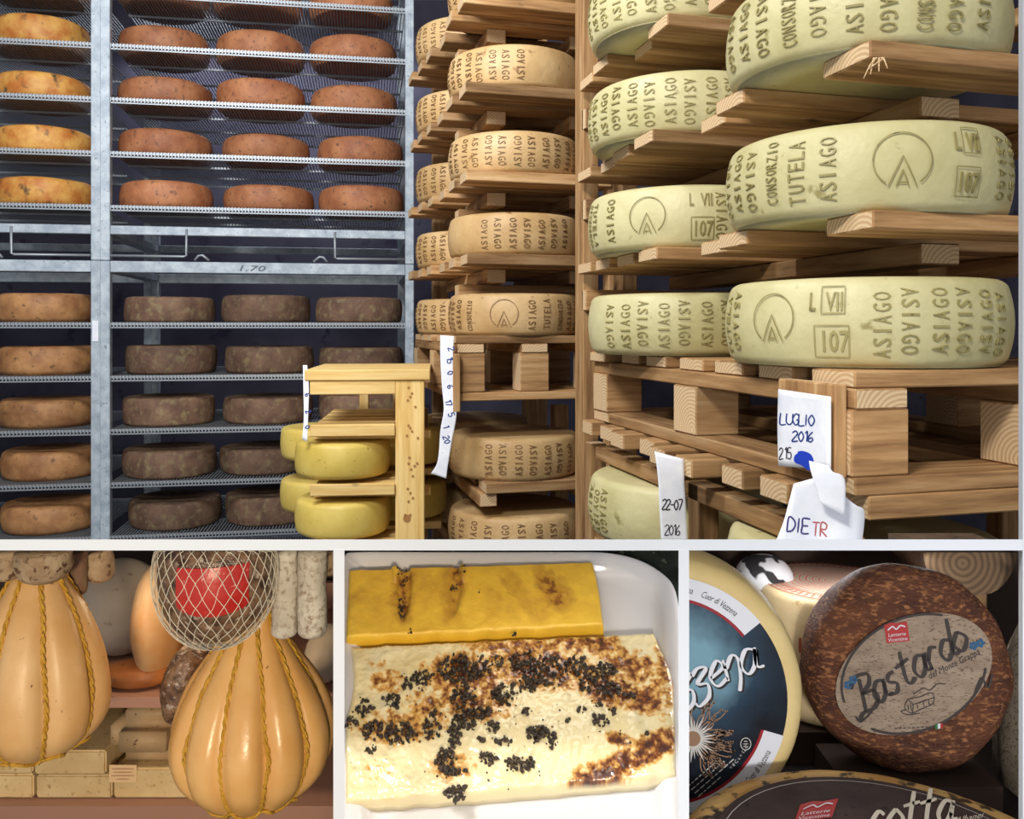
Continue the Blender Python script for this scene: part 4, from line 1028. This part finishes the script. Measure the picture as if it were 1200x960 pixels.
for i in range(170):
    c_ = rt.choice(clus); cx_, cy_ = K(c_[0]+rt.gauss(0, 70), c_[1]+rt.gauss(0, 50))
    if 408 < cx_ < 785 and 765 < cy_ < 930: r = rt.uniform(0.25, 0.7)*0.001; granule(cx_, cy_, r, r*0.4)
MT['truffle'] = rind('black_truffle', (28, 21, 15), (58, 43, 29), (116, 84, 50), 200, 500, (0.6, 0.7), rough=0.35, bump=0.5, bscale=900, tone=0, spec=0.6)
tb = link('truffle_crumbs', mesh('crumbs', V, Fa, MT['truffle'], True), None); tag(tb, 'black truffle crumbs scattered over the seared cheese slab', 'food', None, 'stuff')
V, Fa = [], []
for (a, b_, rx, ry, n_) in [(212, 210, 12, 40, 34), (215, 100, 16, 30, 22), (395, 140, 14, 12, 12), (485, 160, 6, 6, 3), (240, 300, 6, 8, 4), (600, 312, 14, 5, 6), (430, 90, 5, 18, 6)]:
    cx_, cy_ = K(a, b_)
    for i in range(n_):
        r = rt.uniform(0.35, 0.95)*0.001; granule(cx_+rt.uniform(-1, 1)*rx/3, cy_+rt.uniform(-1, 1)*ry/3, r, r*0.5, 0.016, polh)
tb2 = link('burnt_crumbs', mesh('crumbs', V, Fa, MT['truffle'], True), None); tag(tb2, 'burnt black crumbs in the grooves of the polenta bar', 'food', None, 'stuff')

# ================================================================== lower right: labelled wheels
def disc_data(V, Fa, f, pts):
    b = len(V)
    for p in pts: V.append(f(*p))
    Fa.append(tuple(range(b, b+len(pts))))
def wheel_facing(name, x, y, D, Rpx, thick, mk, nrm, label, group, bulge=0.006, cr=0.012, lump=0.001, seed=0, aspect=1.0):
    """wheel standing on edge, its face towards nrm; returns object, face map, local offset"""
    R = Rpx*D/F; nrm = Vector(nrm).normalized(); c = P(x, y, D)
    pr, _ = wheel_prof(R, thick, bulge, cr)
    me = lathe('wheel', pr, 96, MT[mk], lumpy(lump, 30, seed))
    rot = nrm.to_track_quat('Z', 'Y').to_matrix().to_4x4()
    me.transform(Matrix.Translation((0, 0, -thick))); me.transform(rot)
    o = link(name, me, None, c); tag(o, label, 'cheese', group)
    fm = plane_map(c, nrm); return o, (lambda px, py, h_=0.0008: fm(px, py, h_)-c), R
MT['vez'] = rind('waxy_cream_rind', (214, 188, 128), (230, 208, 152), (196, 160, 100), 14, 90, (0.68, 0.76), rough=0.4, bump=0.15, tone=0, bdist=0.001)
vz, vf, vR = wheel_facing('labelled_cheese', 777, 822, 0.72, 172, 0.07, 'vez', (0, -1, 0), 'cream wheel on edge with navy label, silver thistle and white script', None, cr=0.010, seed=2)
def navy():
    m, n, l, b = newmat('navy_label'); v, _ = coords(n, l, (1, 1, 1), False)
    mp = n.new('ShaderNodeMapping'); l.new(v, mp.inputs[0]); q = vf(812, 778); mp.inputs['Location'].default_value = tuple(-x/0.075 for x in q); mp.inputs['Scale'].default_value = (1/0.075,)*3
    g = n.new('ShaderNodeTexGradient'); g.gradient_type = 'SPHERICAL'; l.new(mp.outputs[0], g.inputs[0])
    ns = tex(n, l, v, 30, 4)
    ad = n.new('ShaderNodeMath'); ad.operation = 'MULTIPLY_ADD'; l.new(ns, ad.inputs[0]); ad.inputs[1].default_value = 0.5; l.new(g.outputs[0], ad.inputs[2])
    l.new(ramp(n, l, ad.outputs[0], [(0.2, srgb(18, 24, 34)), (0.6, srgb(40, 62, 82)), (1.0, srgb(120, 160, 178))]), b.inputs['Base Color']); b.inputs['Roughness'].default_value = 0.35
    return m
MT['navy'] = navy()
MT['labwhite'] = plain('label_white', (222, 224, 232), 0.5); MT['labred'] = plain('label_red', (150, 34, 44), 0.4); MT['silver'] = plain('silver_print', (206, 202, 196), 0.4); MT['twig'] = plain('twig_print', (148, 116, 92), 0.5)
cxv, cyv = 777, 822
pol = lambda r, a: (cxv+r*math.cos(a), cyv-r*math.sin(a))
def layer(parent, name, mk, fn, lab=None):
    V, Fa = [], []; fn(V, Fa); o = link(name, mesh(name, V, Fa, MT[mk], False), parent)
    if lab: o['label'] = lab
    return o
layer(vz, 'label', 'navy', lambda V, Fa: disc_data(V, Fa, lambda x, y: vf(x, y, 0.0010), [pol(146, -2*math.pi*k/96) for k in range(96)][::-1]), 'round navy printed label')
def bandfn(r0, r1, ranges, h_):
    def fn(V, Fa):
        for (a0, a1) in ranges:
            b = len(V); n_ = 24
            for i in range(n_+1):
                a = math.radians(a0+(a1-a0)*i/n_); V.append(vf(*pol(r0, a), h_)); V.append(vf(*pol(r1, a), h_))
            Fa.extend([(b+2*i, b+2*i+1, b+2*i+3, b+2*i+2) for i in range(n_)])
    return fn
layer(vz, 'label_band', 'labwhite', bandfn(123, 147, [(39, 130), (-16, -130)], 0.0014), 'white label band with small script')
layer(vz, 'label_line', 'labred', bandfn(119.5, 123, [(39, 130), (-16, -130)], 0.0015))['kind'] = 'stuff'
def ringtext(V, Fa):
    for (a, s) in ((95, 'Cuor di Vezzena'), (70, 'Cuor di Vezzena'), (47, '')):
        if s:
            rr_ = 130
            put_text(V, Fa, s, lambda tx, ty, tz: vf(*pol(rr_+ty, math.radians(a)-tx/rr_), 0.0018), 46, 8, 0, 0.3)
    for a in (-66, -44, -90):
        put_text(V, Fa, 'Cuor di Vezzena', lambda tx, ty, tz: vf(*pol(140-ty, math.radians(a)+tx/140), 0.0018), 46, 8, 0, 0.3)
layer(vz, 'band_script', 'black', ringtext)
layer(vz, 'title_shadow', 'black', lambda V, Fa: write(V, Fa, 'zzena', 797, 822, 44, lambda x, y: vf(x+1.5, y+1.5, 0.0014), 8.0, -0.38, 0.47, 0.95, 0.55, 0.15))
layer(vz, 'title_script', 'labwhite', lambda V, Fa: write(V, Fa, 'zzena', 797, 822, 44, lambda x, y: vf(x, y, 0.0019), 5.5, -0.38, 0.47, 0.95, 0.6, 0.15), 'white script title letters')
def thistle(V, Fa):
    c0 = (812, 866)
    for k in range(34):
        a = 2*math.pi*k/34; L = 25+5*math.sin(k*2.3); w_ = 0.075
        b = len(V); 
        for (r, da) in ((7, -w_*1.6), (L*0.6, -w_), (L, 0), (L*0.6, w_), (7, w_*1.6)): V.append(vf(c0[0]+r*math.cos(a+da), c0[1]-r*math.sin(a+da), 0.0022+0.0002*(k % 2)))
        Fa.append((b, b+1, b+2, b+3, b+4))
layer(vz, 'thistle_petals', 'silver', thistle, 'printed silver thistle petals')
layer(vz, 'thistle_heart', 'twig', lambda V, Fa: disc_data(V, Fa, lambda x, y: vf(x, y, 0.0026), [(812+9*math.cos(k*.4), 866+9*math.sin(k*.4)) for k in range(16)]))
def twigs(V, Fa):
    r_ = random.Random(5)
    for k in range(46):
        a = r_.uniform(-1.2, 1.9); x, y = 812+16*math.cos(a), 866-16*math.sin(a); L = r_.uniform(16, 36); a += r_.uniform(-.3, .3)
        p = [(x, y)]
        for i in range(3): x += L/3*math.cos(a); y -= L/3*math.sin(a); a += r_.uniform(-.6, .6); p.append((x, y))
        strokes(V, Fa, [p], lambda q, w__: vf(q, w__, 0.0016), 1.3, 0, 3)
        strokes(V, Fa, [[(x-2, y-2), (x+1, y+1)], [(x+2, y-2), (x, y+1)]], lambda q, w__: vf(q, w__, 0.0016), 1.4, 0, 2)
layer(vz, 'thistle_twigs', 'twig', twigs)
def vsmall(V, Fa):
    ring = [(874+6*math.cos(k*.45), 872-7*math.sin(k*.45)) for k in range(15)]; strokes(V, Fa, [ring], lambda x, y: vf(x, y, 0.0016), 0.9, 0, 2)
    strokes(V, Fa, [[(871, 872), (877, 872)], [(871, 875), (877, 875)], [(872, 869), (876, 869)]], lambda x, y: vf(x, y, 0.0016), 0.9, 0, 2)
    ca, sa = math.cos(0.72), math.sin(0.72); r_ = random.Random(4)
    for i, L in enumerate((48, 46, 60, 30)):     # print too small to read
        a = 0
        while a < L:
            b = a+r_.uniform(3, 8); x0, y0 = 806+i*4, 922+i*4
            strokes(V, Fa, [[(x0+a*ca, y0-a*sa), (x0+b*ca, y0-b*sa)]], lambda x, y: vf(x, y, 0.0016), 1.3, 0, 2); a = b+1.6
    put_text(V, Fa, '+ 8 C a + 12 C', lambda tx, ty, tz: vf(*pol(113-ty, math.radians(-45)+tx/113), 0.0016), 34, 4)
layer(vz, 'small_print', 'silver', vsmall)

# dark burlap-rind wheel
MT['bast'] = rind('burlap_marked_rind', (84, 50, 38), (122, 74, 50), (182, 124, 80), 26, 150, (0.52, 0.68), rough=0.55, bump=1.0, bscale=230, tone=0, stretch=(1, 1, 2.2), bdist=0.004)
bs, bf, bR = wheel_facing('brown_cheese', 1075, 791, 0.775, 121, 0.062, 'bast', (-0.05, -1, 0.10), 'dark brown burlap rind wheel on edge with oval taupe label', None, cr=0.018, bulge=0.008, lump=0.003, seed=6)
MT['kraft'] = rind('kraft_print', (148, 128, 110), (170, 150, 130), (112, 92, 76), 40, 260, (0.55, 0.65), rough=0.7, bump=0.5, bscale=400, tone=0, stretch=(1, 1, 3), bdist=0.001)
MT['charcoal'] = plain('charcoal_print', (62, 54, 52), 0.7)
MT['flower'] = plain('blue_flower_print', (46, 92, 130), 0.6)
ea = -0.42
def ell(rx, ry, n_=72, a0=0, a1=360): 
    out = []
    for k in range(n_+1):
        t = math.radians(a0+(a1-a0)*k/n_); a, b = rx*math.cos(t), -ry*math.sin(t)
        out.append((1071+a*math.cos(ea)-b*math.sin(ea), 790+a*math.sin(ea)+b*math.cos(ea)))
    return out
layer(bs, 'label', 'kraft', lambda V, Fa: disc_data(V, Fa, lambda x, y: bf(x, y, 0.0026), ell(96, 66)[:-1][::-1]), 'oval taupe printed label')
def bastframe(V, Fa):
    strokes(V, Fa, [ell(88, 66, 30, 48, 178)], lambda x, y: bf(x, y, 0.0032), 3.0, 0, 2)
    strokes(V, Fa, [ell(88, 66, 30, 215, 335)], lambda x, y: bf(x, y, 0.0032), 3.0, 0, 2)
layer(bs, 'label_border', 'charcoal', bastframe)
def basttitle(V, Fa):
    write(V, Fa, 'Bastardo', 1012, 836, 37, lambda x, y: bf(x, y, 0.0034), 5.8, -0.56, 0.53, 0.94, 0.45, 0.2)
    strokes(V, Fa, [[(1003, 840), (1009, 846), (1022, 834)], [(1142, 814), (1150, 795), (1158, 806), (1163, 790)]], lambda x, y: bf(x, y, 0.0034), 2.5)
layer(bs, 'title_script', 'charcoal', basttitle, 'dark brush script title')
def bastsmall(V, Fa):
    ca, sa = math.cos(.46), math.sin(.46)
    put_text(V, Fa, 'del Monte Grappa', lambda tx, ty, tz: bf(1090+tx*ca-ty*sa, 796-(tx*sa+ty*ca), 0.0034), 66, 8, 0, 0.3)
    for k in range(9): strokes(V, Fa, [[(1048+k*5.2, 854-k*.25), (1051.6+k*5.2, 853.8-k*.25)]], lambda x, y: bf(x, y, 0.0034), 1.0, 0, 2)
    f = lambda x, y: bf(x, y, 0.0034)
    strokes(V, Fa, [[(1060, 830), (1064, 820), (1078, 817), (1092, 812), (1094, 824), (1080, 831), (1068, 836), (1060, 830)], [(1064, 820), (1070, 826), (1069, 836)], [(1070, 826), (1094, 818)], [(1075, 826), (1076, 831)], [(1082, 822), (1083, 828)], [(1088, 820), (1089, 826)], [(1062, 832), (1056, 834), (1064, 838), (1078, 836)], [(1070, 814), (1082, 807), (1090, 809), (1098, 802), (1108, 802)], [(1064, 826), (1065, 833)], [(1067, 824), (1068, 833)]], f, 1.1, 0, 4)
layer(bs, 'label_drawing', 'charcoal', bastsmall)
def flowers(V, Fa):
    for (x, y) in ((994, 803), (1000, 797), (1141, 757), (1149, 754)):
        for k in range(5):
            a = k*1.256; disc_data(V, Fa, lambda p, q: bf(p, q, 0.0034+k*0.00005), [(x+3*math.cos(a)+2.4*math.cos(t*.8), y+3*math.sin(a)+2.4*math.sin(t*.8)) for t in range(8)])
layer(bs, 'blue_flowers', 'flower', flowers)
def logo(parent, f, x0, y0, w_, h_, shear, skew, hh):
    g = lambda tx, ty, h__: f(x0+tx+shear*ty, y0+ty+skew*tx, h__)
    layer(parent, 'red_logo', 'labred2', lambda V, Fa: disc_data(V, Fa, lambda a, b: g(a, b, hh), [(0, 0), (w_*.3, -h_*.12), (w_*.6, -h_*.04), (w_, -h_*.1), (w_, h_), (0, h_)][::-1]), 'red printed dairy logo')
    def t(V, Fa):
        put_text(V, Fa, 'Latterie', lambda a, b, c: g(w_*.12+a, h_*.66-b, hh+.0006), w_*.76, h_*.2, 0, .1); put_text(V, Fa, 'Vicentine', lambda a, b, c: g(w_*.08+a, h_*.93-b, hh+.0006), w_*.84, h_*.2, 0, .1)
        strokes(V, Fa, [[(w_*.12, h_*.3), (w_*.35, h_*.12), (w_*.5, h_*.28), (w_*.7, h_*.1), (w_*.9, h_*.2)]], lambda a, b: g(a, b, hh+.0006), h_*.07)
    layer(parent, 'logo_lettering', 'labwhite', t)
MT['labred2'] = plain('logo_red', (176, 44, 44), 0.5)
logo(bs, bf, 1036, 733, 27, 21, 0.15, -0.10, 0.0036)
def flag(col, i): layer(bs, 'flag_stripe', col, lambda V, Fa: disc_data(V, Fa, lambda a, b: bf(a, b, 0.0036), [(1096+3*i, 849-.5*i), (1096+3*i, 855-.5*i), (1099+3*i, 854.5-.5*i), (1099+3*i, 848.5-.5*i)]))
MT['green'] = plain('flag_green', (50, 120, 60)); flag('green', 0); flag('labwhite', 1); flag('labred2', 2)
# rest block under it
def solid(name, lo, hi, mk, label, cat):
    V, Fa = [], []; c = Vector(((lo[0]+hi[0])/2, (lo[1]+hi[1])/2, lo[2])); box_data(V, Fa, Vector(lo)-c, Vector(hi)-c)
    o = link(name, mesh('b', V, Fa, MT[mk], False), None, c); tag(o, label, cat); return o
bz = min((bs.matrix_basis @ v.co).z for v in bs.data.vertices)
solid('wooden_block', (0.30, 0.765, CT), (0.44, 0.845, bz+0.0006), 'paint_and_shade', 'low wooden block in shadow colour under brown burlap rind wheel', 'block')  # added support, its dark colour stands in for shadow below the wheel
# rear wheel lying flat with pink rings
MT['pinktop'] = None
def pink():
    m, n, l, b = newmat('ringed_top'); tc = n.new('ShaderNodeTexCoord')
    t = n.new('ShaderNodeTexWave'); t.wave_type = 'RINGS'; t.rings_direction = 'Z'; t.inputs['Scale'].default_value = 48; t.inputs['Distortion'].default_value = 2.4; t.inputs['Detail'].default_value = 3; t.inputs['Detail Scale'].default_value = 1.2
    l.new(tc.outputs['Object'], t.inputs['Vector'])
    l.new(ramp(n, l, t.outputs[0], [(0.15, srgb(186, 116, 104)), (0.4, srgb(214, 186, 158)), (0.7, srgb(206, 190, 160)), (0.95, srgb(160, 150, 136))]), b.inputs['Base Color']); b.inputs['Roughness'].default_value = 0.6
    return m
MT['pinktop'] = pink()
MT['oat'] = rind('oat_rind', (206, 182, 138), (222, 200, 158), (176, 140, 98), 14, 90, (0.66, 0.76), rough=0.5, bump=0.3, tone=0)
RD_ = 0.935; rz_ = P(0, 681, RD_).z; rr0 = 0.082; hh0 = 0.13
pr, sd = wheel_prof(rr0, hh0, 0.004, 0.008)
mi = [1 if pr[i][1] > hh0-0.0015 and pr[i][0] < rr0-0.006 else 0 for i in range(len(pr)-1)]
rw = link('ringed_cheese', lathe('w', pr, 72, [MT['oat'], MT['pinktop']], None, mi), None, (P(974, 0, RD_).x, RD_, rz_-hh0)); tag(rw, 'oat coloured wheel lying flat with pink rings on top, behind brown wheel', 'cheese')
V, Fa = [], []
for k in range(60):
    a = 2*math.pi*k/60; strokes(V, Fa, [[(0.058*math.cos(a), 0.058*math.sin(a)), (0.072*math.cos(a), 0.072*math.sin(a))]], lambda x, y: Vector((x, y, hh0+0.0009)), 0.0012, 0, 2)
circ = [(0.0575*math.cos(k*.1309), 0.0575*math.sin(k*.1309)) for k in range(49)]; strokes(V, Fa, [circ], lambda x, y: Vector((x, y, hh0+0.0009)), 0.0012, 0, 1)
circ = [(0.073*math.cos(k*.1309), 0.073*math.sin(k*.1309)) for k in range(49)]; strokes(V, Fa, [circ], lambda x, y: Vector((x, y, hh0+0.0007)), 0.001, 0, 1)
MT['rust'] = plain('rust_print', (170, 92, 64), 0.6)
link('top_marks', mesh('m', V, Fa, MT['rust'], False), rw)
V, Fa = [], []
for i, s in enumerate(('A', 'S', 'I', 'A', 'G', 'O', 'A', 'S')):
    ph = math.radians(-50+14*i)
    for zz in (0.075, 0.045):
        put_text(V, Fa, s, lambda a, b, c: Vector(((rr0+0.0012)*math.sin(ph+a/rr0), -(rr0+0.0012)*math.cos(ph+a/rr0), zz+b)), 0.011 if s != 'I' else .003, 0.016)
link('side_lettering', mesh('m', V, Fa, MT['rust'], False), rw, (0, 0, 0), (0, 0, -math.atan2(P(974, 0, 1).x, 1)))
solid('wooden_crate', (P(974, 0, RD_).x-0.075, RD_-0.075, CT), (P(974, 0, RD_).x+0.075, RD_+0.075, rz_-hh0-0.0004), 'paint_and_shade', 'small wooden crate hidden under ringed oat wheel', 'crate')  # added support, darkened to pass for shade
# front wheel lying flat with dark label
FD = 0.56; fc = P(1048, 1024, FD); fR = 0.149; fh = fc.z-CT-0.0005
MT['ambermottle'] = rind('mottled_amber_rind', (190, 140, 70), (214, 172, 104), (58, 42, 26), 20, 70, (0.52, 0.6), rough=0.5, bump=0.5, bscale=160, tone=0, bdist=0.002)
MT['choc'] = rind('chocolate_label', (50, 36, 34), (72, 56, 52), (40, 30, 30), 20, 80, rough=0.75, bump=0.05, tone=0)
pr, _ = wheel_prof(fR, fh, 0.006, 0.016)
fw = link('mottled_cheese', lathe('w', pr, 96, MT['ambermottle'], lumpy(0.0015, 40, 9)), None, (fc.x, fc.y, CT+0.0005)); tag(fw, 'mottled amber wheel lying flat at front with dark brown label', 'cheese')
ffm = plane_map(fc, (0, 0, 1)); fo = Vector(fw.location); ff = lambda x, y, h_=0.001: ffm(x, y, h_)-fo
layer(fw, 'label', 'choc', lambda V, Fa: disc_data(V, Fa, lambda x, y: Vector((x, y, fh+0.0016)), [(0.118*math.cos(2*math.pi*k/72), 0.118*math.sin(2*math.pi*k/72)) for k in range(72)]), 'round dark brown label')
layer(fw, 'label_border', 'silver', lambda V, Fa: strokes(V, Fa, [[(0.112*math.cos(k*.1309), 0.112*math.sin(k*.1309)) for k in range(49)]], lambda x, y: Vector((x, y, fh+0.0020)), 0.0006, 0, 1))
logo(fw, ff, 938, 943, 44, 20, -0.35, -0.12, 0.0024)
MT['cream'] = plain('cream_print', (226, 216, 196), 0.5)
layer(fw, 'title_script', 'cream', lambda V, Fa: (write(V, Fa, 'cotta', 1020, 978, 40, lambda x, y: ff(x, y, 0.0024), 6.0, -0.16, 0.55, 0.9, 0.4, 0.2), put_text(V, Fa, 'Albanei', lambda a, b, c: ff(1118+a*.96+b*.2, 966-a*.22-b, 0.0024), 36, 8, 0, .3)), 'cream script title')
# half log, sack, cow cloth
MT['logend'] = ringwood('log_end_grain', (104, 82, 60), (136, 110, 82), 46, 1, (0.008, 0, 0.012))
MT['bark'] = rind('bark', (70, 54, 40), (96, 76, 58), (48, 36, 28), 30, 90, rough=0.85, bump=0.8, tone=0)
LD = 0.90; lc = P(1137, 647.5, LD); lr = 0.0475
V = []; N = 20
for y in (0.0, 0.085):
    for k in range(N+1): a = math.pi+math.pi*k/N; V.append(Vector((lr*1.04*math.cos(a), y, lr*math.sin(a)*(1+.03*math.sin(k)))))
Fa = [tuple(range(N+1)), tuple(range(2*N+1, N, -1))]+[(k, N+1+k, N+2+k, k+1) for k in range(N)]+[(0, N, 2*N+1, N+1)]
lgm = mesh('log', V, Fa, [MT['logend'], MT['bark']], False, [0, 0]+[1]*N+[1])
lc.z -= 0.022*0+0.0; lg = link('half_log', lgm, None, lc); tag(lg, 'split log end with growth rings under white divider, behind brown wheel', 'log')
ls = empty('log_bracket', (lc.x, lc.y+0.05, CT), 0)
tag(ls, 'dark log stub propping the split log behind brown wheel', 'log')
board('upright', ls, (0, 0, (lc.z-lr*1.02-CT)/2), lc.z-lr*1.03-CT, 0.06, 0.06, 'z')
MT['sack'] = rind('grey_burlap', (110, 98, 82), (136, 122, 104), (84, 72, 60), 60, 400, (0.54, 0.62), rough=0.9, bump=0.9, bscale=700, tone=0, bdist=0.002)
sx = P(1215, 0, 0.80).x
def sackfn(v):
    k = 1+0.06*math.sin(6*math.atan2(v.y, v.x)+v.z*14)+0.04*noise.noise(v*20); return Vector((v.x*k, v.y*k, v.z))
skp = [(0, 0), (0.04, 0.0), (0.056, 0.015), (0.058, 0.06), (0.05, 0.12), (0.03, 0.175), (0.017, 0.195), (0.015, 0.205), (0.022, 0.225), (0.026, 0.235), (0, 0.232)]
sk = link('burlap_sack', lathe('sack', [tuple(q) for q in skp], 48, MT['sack'], sackfn), None, (sx+0.024, 0.80, CT)); tag(sk, 'grey burlap sack tied with cord at right picture edge', 'sack')
V, Fa = [], []
for t_ in range(3):
    pts = [Vector(((0.0185)*math.cos(k*.314), 0.0185*math.sin(k*.314), 0.195+0.004*t_+0.001*math.sin(k))) for k in range(20)]; tube_data(pts, 0.0026, 6, V, Fa, True)
pts = [Vector((-0.018+0.008*math.cos(k*.5), -0.012-0.004*math.sin(k*.5), 0.196+0.009*math.sin(k*.5+.6))) for k in range(13)]; tube_data(pts, 0.0028, 6, V, Fa, True)
pts = [Vector((-0.022, -0.016, 0.198)), Vector((-0.030, -0.02, 0.206)), Vector((-0.034, -0.02, 0.212))]; tube_data(pts, 0.0024, 6, V, Fa)
pts = [Vector((-0.020, -0.016, 0.198)), Vector((-0.024, -0.022, 0.18)), Vector((-0.026, -0.022, 0.165))]; tube_data(pts, 0.0024, 6, V, Fa)
MT['twine'] = plain('twine', (176, 158, 130), 0.8)
link('cord', mesh('c', V, Fa, MT['twine'], True), sk)
MT['cow'] = None
def cow():
    m, n, l, b = newmat('cow_print'); v, _ = coords(n, l, (1, 1, 1), False)
    l.new(ramp(n, l, tex(n, l, v, 42, 1), [(0.52, srgb(206, 206, 210)), (0.55, srgb(34, 32, 34))]), b.inputs['Base Color']); b.inputs['Roughness'].default_value = 0.8; return m
MT['cow'] = cow()
cw = ellipsoid('cow_print_cushion', 895, 678, 0.955, 34, 28, 0.03, 'cow', 'white cushion with black cow patches behind cream wheel', 'cushion', None, 0.05, 3)
solid('wooden_crate', (cw.location.x-0.03, 0.93, CT), (cw.location.x+0.03, 0.99, cw.location.z+0.0005), 'paint_and_shade', 'narrow wooden crate hidden under cow patterned cushion', 'crate')  # added prop in the same painted shadow tone
